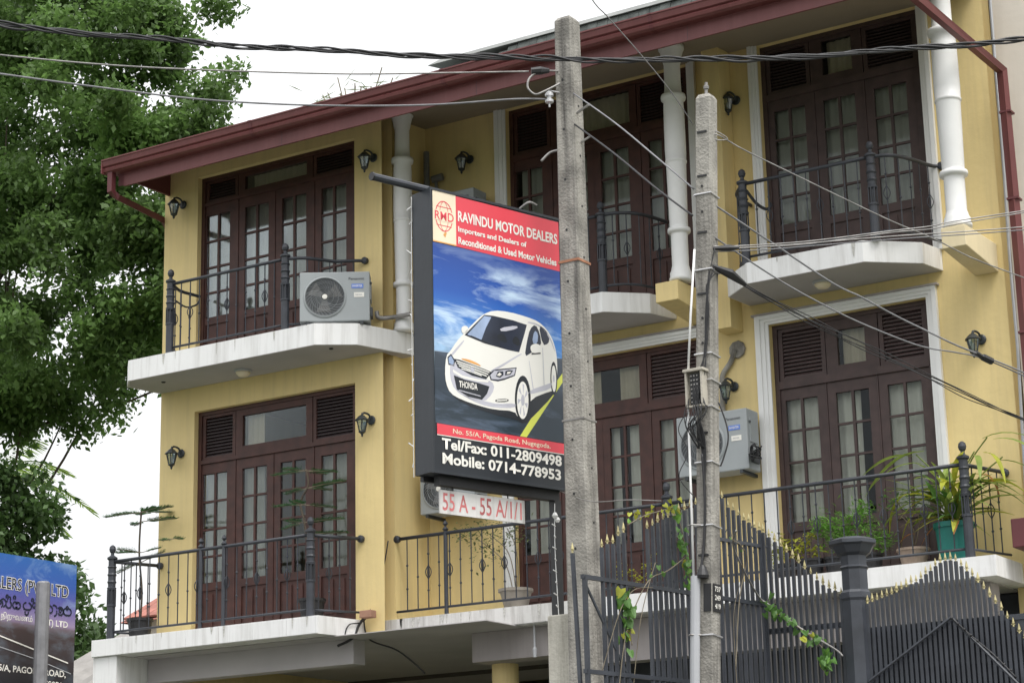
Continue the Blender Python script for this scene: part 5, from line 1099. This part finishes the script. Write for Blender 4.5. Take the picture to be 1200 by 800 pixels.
# palm fronds showing between the two trees
PT = thing('coconut_palm', 'palm with yellow green fronds between the two trees', 'tree', (-39.3, 37, 0)); MB().tube(smooth_path([(0, 0, 0), (.2, 0, 6), (.6, 0, 12.2)]), .14, 8).ob('trunk', 'bark', PT, smooth=True)
rnd = random.Random(9)
for az, el, L in ((0, 22, 3.0), (-10, 40, 2.8), (15, 5, 3.0), (200, 30, 2.5), (-60, 25, 2.6), (-120, 20, 2.5), (90, 30, 2.5), (5, -15, 2.6)):
    mb = MB(); a = math.radians(az); e = math.radians(el); P = []
    for j in range(9):
        s = j / 8 * L; P.append(Vector((s * math.cos(e), 0, s * math.sin(e) - .16 * s * s)))
    mb.tube(P, .02, 4)
    for j in range(1, 44):
        s = j / 44 * 8; k = min(7, int(s)); p = P[k].lerp(P[k + 1], s - k); ll = .6 * math.sin(PI * (.12 + .8 * j / 44)) + .1
        for sg_ in (-1, 1):
            d = Vector((.55, sg_ * .8, -.45 + rnd.uniform(-.15, .15))).normalized() * ll; mb.quad(p, p + d * .5 + Vector((.025, 0, .01)), p + d, p + d * .5 - Vector((.02, 0, 0)))
    mb.ob('frond', 'leaf_palm', PT, loc=(.6, 0, 12.2), rot=(0, 0, a))
# dry twigs showing above the eaves
tw = thing('bare_treetop', 'thin bare treetop twigs just above the maroon gutter', 'tree', (-21.0, 28.4, 0)); MB().tube([(0, 0, 0), (0, 0, 13)], .06, 6).ob('trunk', 'bark', tw)
mb = MB()
for k in range(26):
    x = rnd.uniform(-.3, .5); top = rnd.uniform(14.9, 15.9); mb.tube(smooth_path([(0, 0, 12.9), (x * .5, 0, 14.2), (x + rnd.uniform(-.7, .6), 0, top)], 4), .011, 4)
mb.ob('twig', 'twig', tw); mb = MB()
for k in range(70):
    p = Vector((rnd.uniform(-1.0, .9), rnd.uniform(-.2, .2), rnd.uniform(15.0, 15.7))); d = Vector((rnd.uniform(-.5, .5), 0, rnd.uniform(-.3, .3))); mb.quad(p, p + d * .5 + Vector((0, 0, .012)), p + d, p + d * .5 - Vector((0, 0, .012)))
mb.ob('leaves', 'leaf_dry', tw)

# ---------------- neighbours ----------------
NB = thing('neighbour_building', 'plain beige rendered building at the right edge behind the maroon pipe', 'building', (-7.3, 21.95, 0))
MB().box(.003, 9, 0, 8, 0, 15).ob('wall', 'beige', NB)
rh = thing('tiled_house', 'low house with a red tiled roof seen behind the left railing', 'house', (-24.5, 27, 0))
MB().box(-.4, 3, .4, 5, 0, 6.45).ob('wall', 'beige', rh)
tl = MB().box(0, .17, 0, .34, 0, .03).mesh('roof_tile', 'tile_red')
for r in range(9):
    for c in range(21):
        link('roof_tile', tl, rh, loc=(-.45 + c * .175 + (r % 2) * .02, .1 + r * .26, 6.45 + r * .135 + random.uniform(0, .012)), rot=(math.radians(28), random.uniform(-.03, .03), 0))
MB().add([(-.5, .05, 6.40), (3.2, .05, 6.40), (3.2, 2.6, 7.72), (-.5, 2.6, 7.72), (-.5, 5, 6.40), (3.2, 5, 6.40)], [(0, 1, 2, 3), (3, 2, 5, 4), (0, 3, 4), (1, 5, 2)]).ob('roof', 'tile_red', rh)
gs = thing('shed', 'shed with a grey corrugated sheet roof at the left', 'shed', (-25.5, 25.5, 0))
MB().box(-.2, 1.2, 0, 3, 0, 5.2).ob('wall', 'yard', gs)
v = []; f = []; n = 32
for i in range(n + 1):
    x = -.2 + 1.8 * i / n; dz = .035 * math.cos(i * PI / 2) ; v += [(x, -.3, 5.0 + dz), (x, 3.2, 6.75 + dz)]
for i in range(n): f.append((2 * i, 2 * i + 2, 2 * i + 3, 2 * i + 1))
MB().add(v, f).ob('corrugated_roof', 'roof_sheet', gs)

# ---------------- blue billboard at lower left ----------------
BB = thing('billboard', 'blue and brown motor dealer billboard cut by the left edge', 'billboard', (-17.315, 18, 0), PI / 2)
printed('print_board', dict(z=(4.0, 5.52), stops=[(0, (.02, .02, .025)), (.16, (.035, .032, .035)), (.46, (.07, .05, .05)), (.50, (.16, .12, .14)), (.53, (.35, .27, .42)), (.66, (.14, .12, .36)), (.82, (.05, .12, .42)), (1, (.04, .14, .42))],
                            mask=[(0, .1), (.4, .25), (.5, .3), (.6, .6), (.9, .8), (1, .6)], cloud=(.45, .62, .78), c0=.5, c1=.78, rot=0, scale=(1.2, 1, 2.2), ns=1.5))
MB().box(-3.9, 0, .0, .06, 3.0, 5.52).ob('board_panel', 'print_board', BB)
MB().box(-3.95, .0, .061, .12, 2.95, 5.5).ob('board_back', 'sign_black', BB)
for x in (-3.4, -.5): MB().box(x - .05, x + .05, .13, .22, 0, 5.4).ob('board_post', 'steel', BB)
def bl_text(s, u, v, wd, ht, m, bold=0, y=-.004): return link('lettering', text_mesh(s, wd, ht, m, bold), BB, loc=(u, y, v))
bl_text('DEALERS (PVT) LTD', -1.47, 5.085, 1.35, .185, 'ink_white', .045, -.003); bl_text('DEALERS (PVT) LTD', -1.46, 5.092, 1.33, .17, 'ink_glass', .004, -.0045)
bl_text('RAVINDU MOTOR', -3.2, 5.085, 1.48, .185, 'ink_white', .045, -.003)
bl_text('நிறுவனம்', -1.16, 4.775, .48, .10, 'ink_white', .01); bl_text('(PVT) LTD', -.60, 4.765, .48, .095, 'ink_white', .02)
bl_text('No. 55/A, PAGODA ROAD,', -1.42, 4.215, 1.29, .085, 'ink_white', .02); bl_text('NUGEGODA.', -.62, 4.10, .46, .07, 'ink_white', .02)
decal('printed_road_line', [(-1.6, 4.70), (-.9, 4.56), (-.1, 4.40), (-.1, 4.385), (-.9, 4.545), (-1.6, 4.685)], 'ink_white', 0, par=BB)
decal('printed_road_line', [(-1.6, 4.56), (-.6, 4.40), (-.05, 4.28), (-.05, 4.272), (-.6, 4.39), (-1.6, 4.552)], 'conduit_grey', 0, par=BB)
# Sinhala line, drawn stroke by stroke
def arc(cx, cz, r, a0, a1, n=8, k=1.0): return [(cx + r * k * math.cos(math.radians(a0 + (a1 - a0) * i / n)), cz + r * math.sin(math.radians(a0 + (a1 - a0) * i / n))) for i in range(n + 1)]
GL = {'la': [arc(.3, .3, .28, 200, -60), arc(.62, .42, .3, 160, -80), arc(.3, .42, .12, 0, 360)], 'ra': [arc(.4, .35, .3, 120, 420), arc(.45, .8, .15, 200, -30)],
      'sa': [arc(.3, .35, .26, 30, 330), arc(.62, .35, .26, 150, -150), [(.3, .1), (.62, .1)]], 'pa': [arc(.3, .4, .28, 90, 290), arc(.62, .4, .28, 90, -110), [(.3, .12), (.62, .12)]],
      'da': [arc(.45, .55, .22, 0, 270), arc(.5, .25, .25, 100, -90)], 'ma': [arc(.3, .4, .28, 60, 290), arc(.62, .4, .28, 150, -110), [(.3, .12), (.62, .12)], arc(.42, .72, .12, 0, 300)],
      'aa': [arc(.25, .45, .35, 110, 20), arc(.25, .25, .33, 20, -80)], 'ga': [arc(.45, .38, .33, 140, -140), arc(.45, .42, .14, 0, 300)], 'hal': [arc(.3, .95, .12, -60, 240)], 'u': [arc(.5, -.12, .18, 160, 380)]}
def stroke(name, pts, wd, u, v, s):
    q = MB(); y = -.0045
    for a, b in zip(pts, pts[1:]):
        d = Vector((b[0] - a[0], b[1] - a[1])); 
        if d.length < 1e-6: continue
        d.normalize(); nx, nz = -d.y * wd, d.x * wd; ex, ez = d.x * wd * .6, d.y * wd * .6
        A = (u + a[0] * s - ex, v + a[1] * s - ez); B = (u + b[0] * s + ex, v + b[1] * s + ez)
        q.quad((A[0] - nx, y, A[1] - nz), (B[0] - nx, y, B[1] - nz), (B[0] + nx, y, B[1] + nz), (A[0] + nx, y, A[1] + nz)); y -= .00003
    return q
u = -1.22
lt = MB()
for w_ in (('la', 'ra', 'hal', 'sa', 'hal', None, 'pa', 'u', 'da', 'hal', None, None, 'ma', 'aa', 'ga', 'ma')):
    if w_ is None: u += .055; continue
    if w_ in ('hal', 'u'):
        for st in GL[w_]: q = stroke('s', st, .009, u - .125, 4.915, .14); lt.add(q.v, q.f)
        continue
    for st in GL[w_]: q = stroke('s', st, .009, u, 4.915, .14); lt.add(q.v, q.f)
    u += .075 if w_ == 'aa' else .112
lt.ob('lettering', 'ink_glass', BB)
gp2 = tag(MB().tube([(-16.965, 17.12, 0), (-16.965, 17.12, 5.18)], .078, 12).lathe([(.078, 0), (.06, .02), (0, .025)], -16.965, 17.12, 5.18, 12).ob('steel_post', 'conduit_grey' if False else 'cable_grey'), 'plain grey round post standing in front of the blue billboard', 'post')
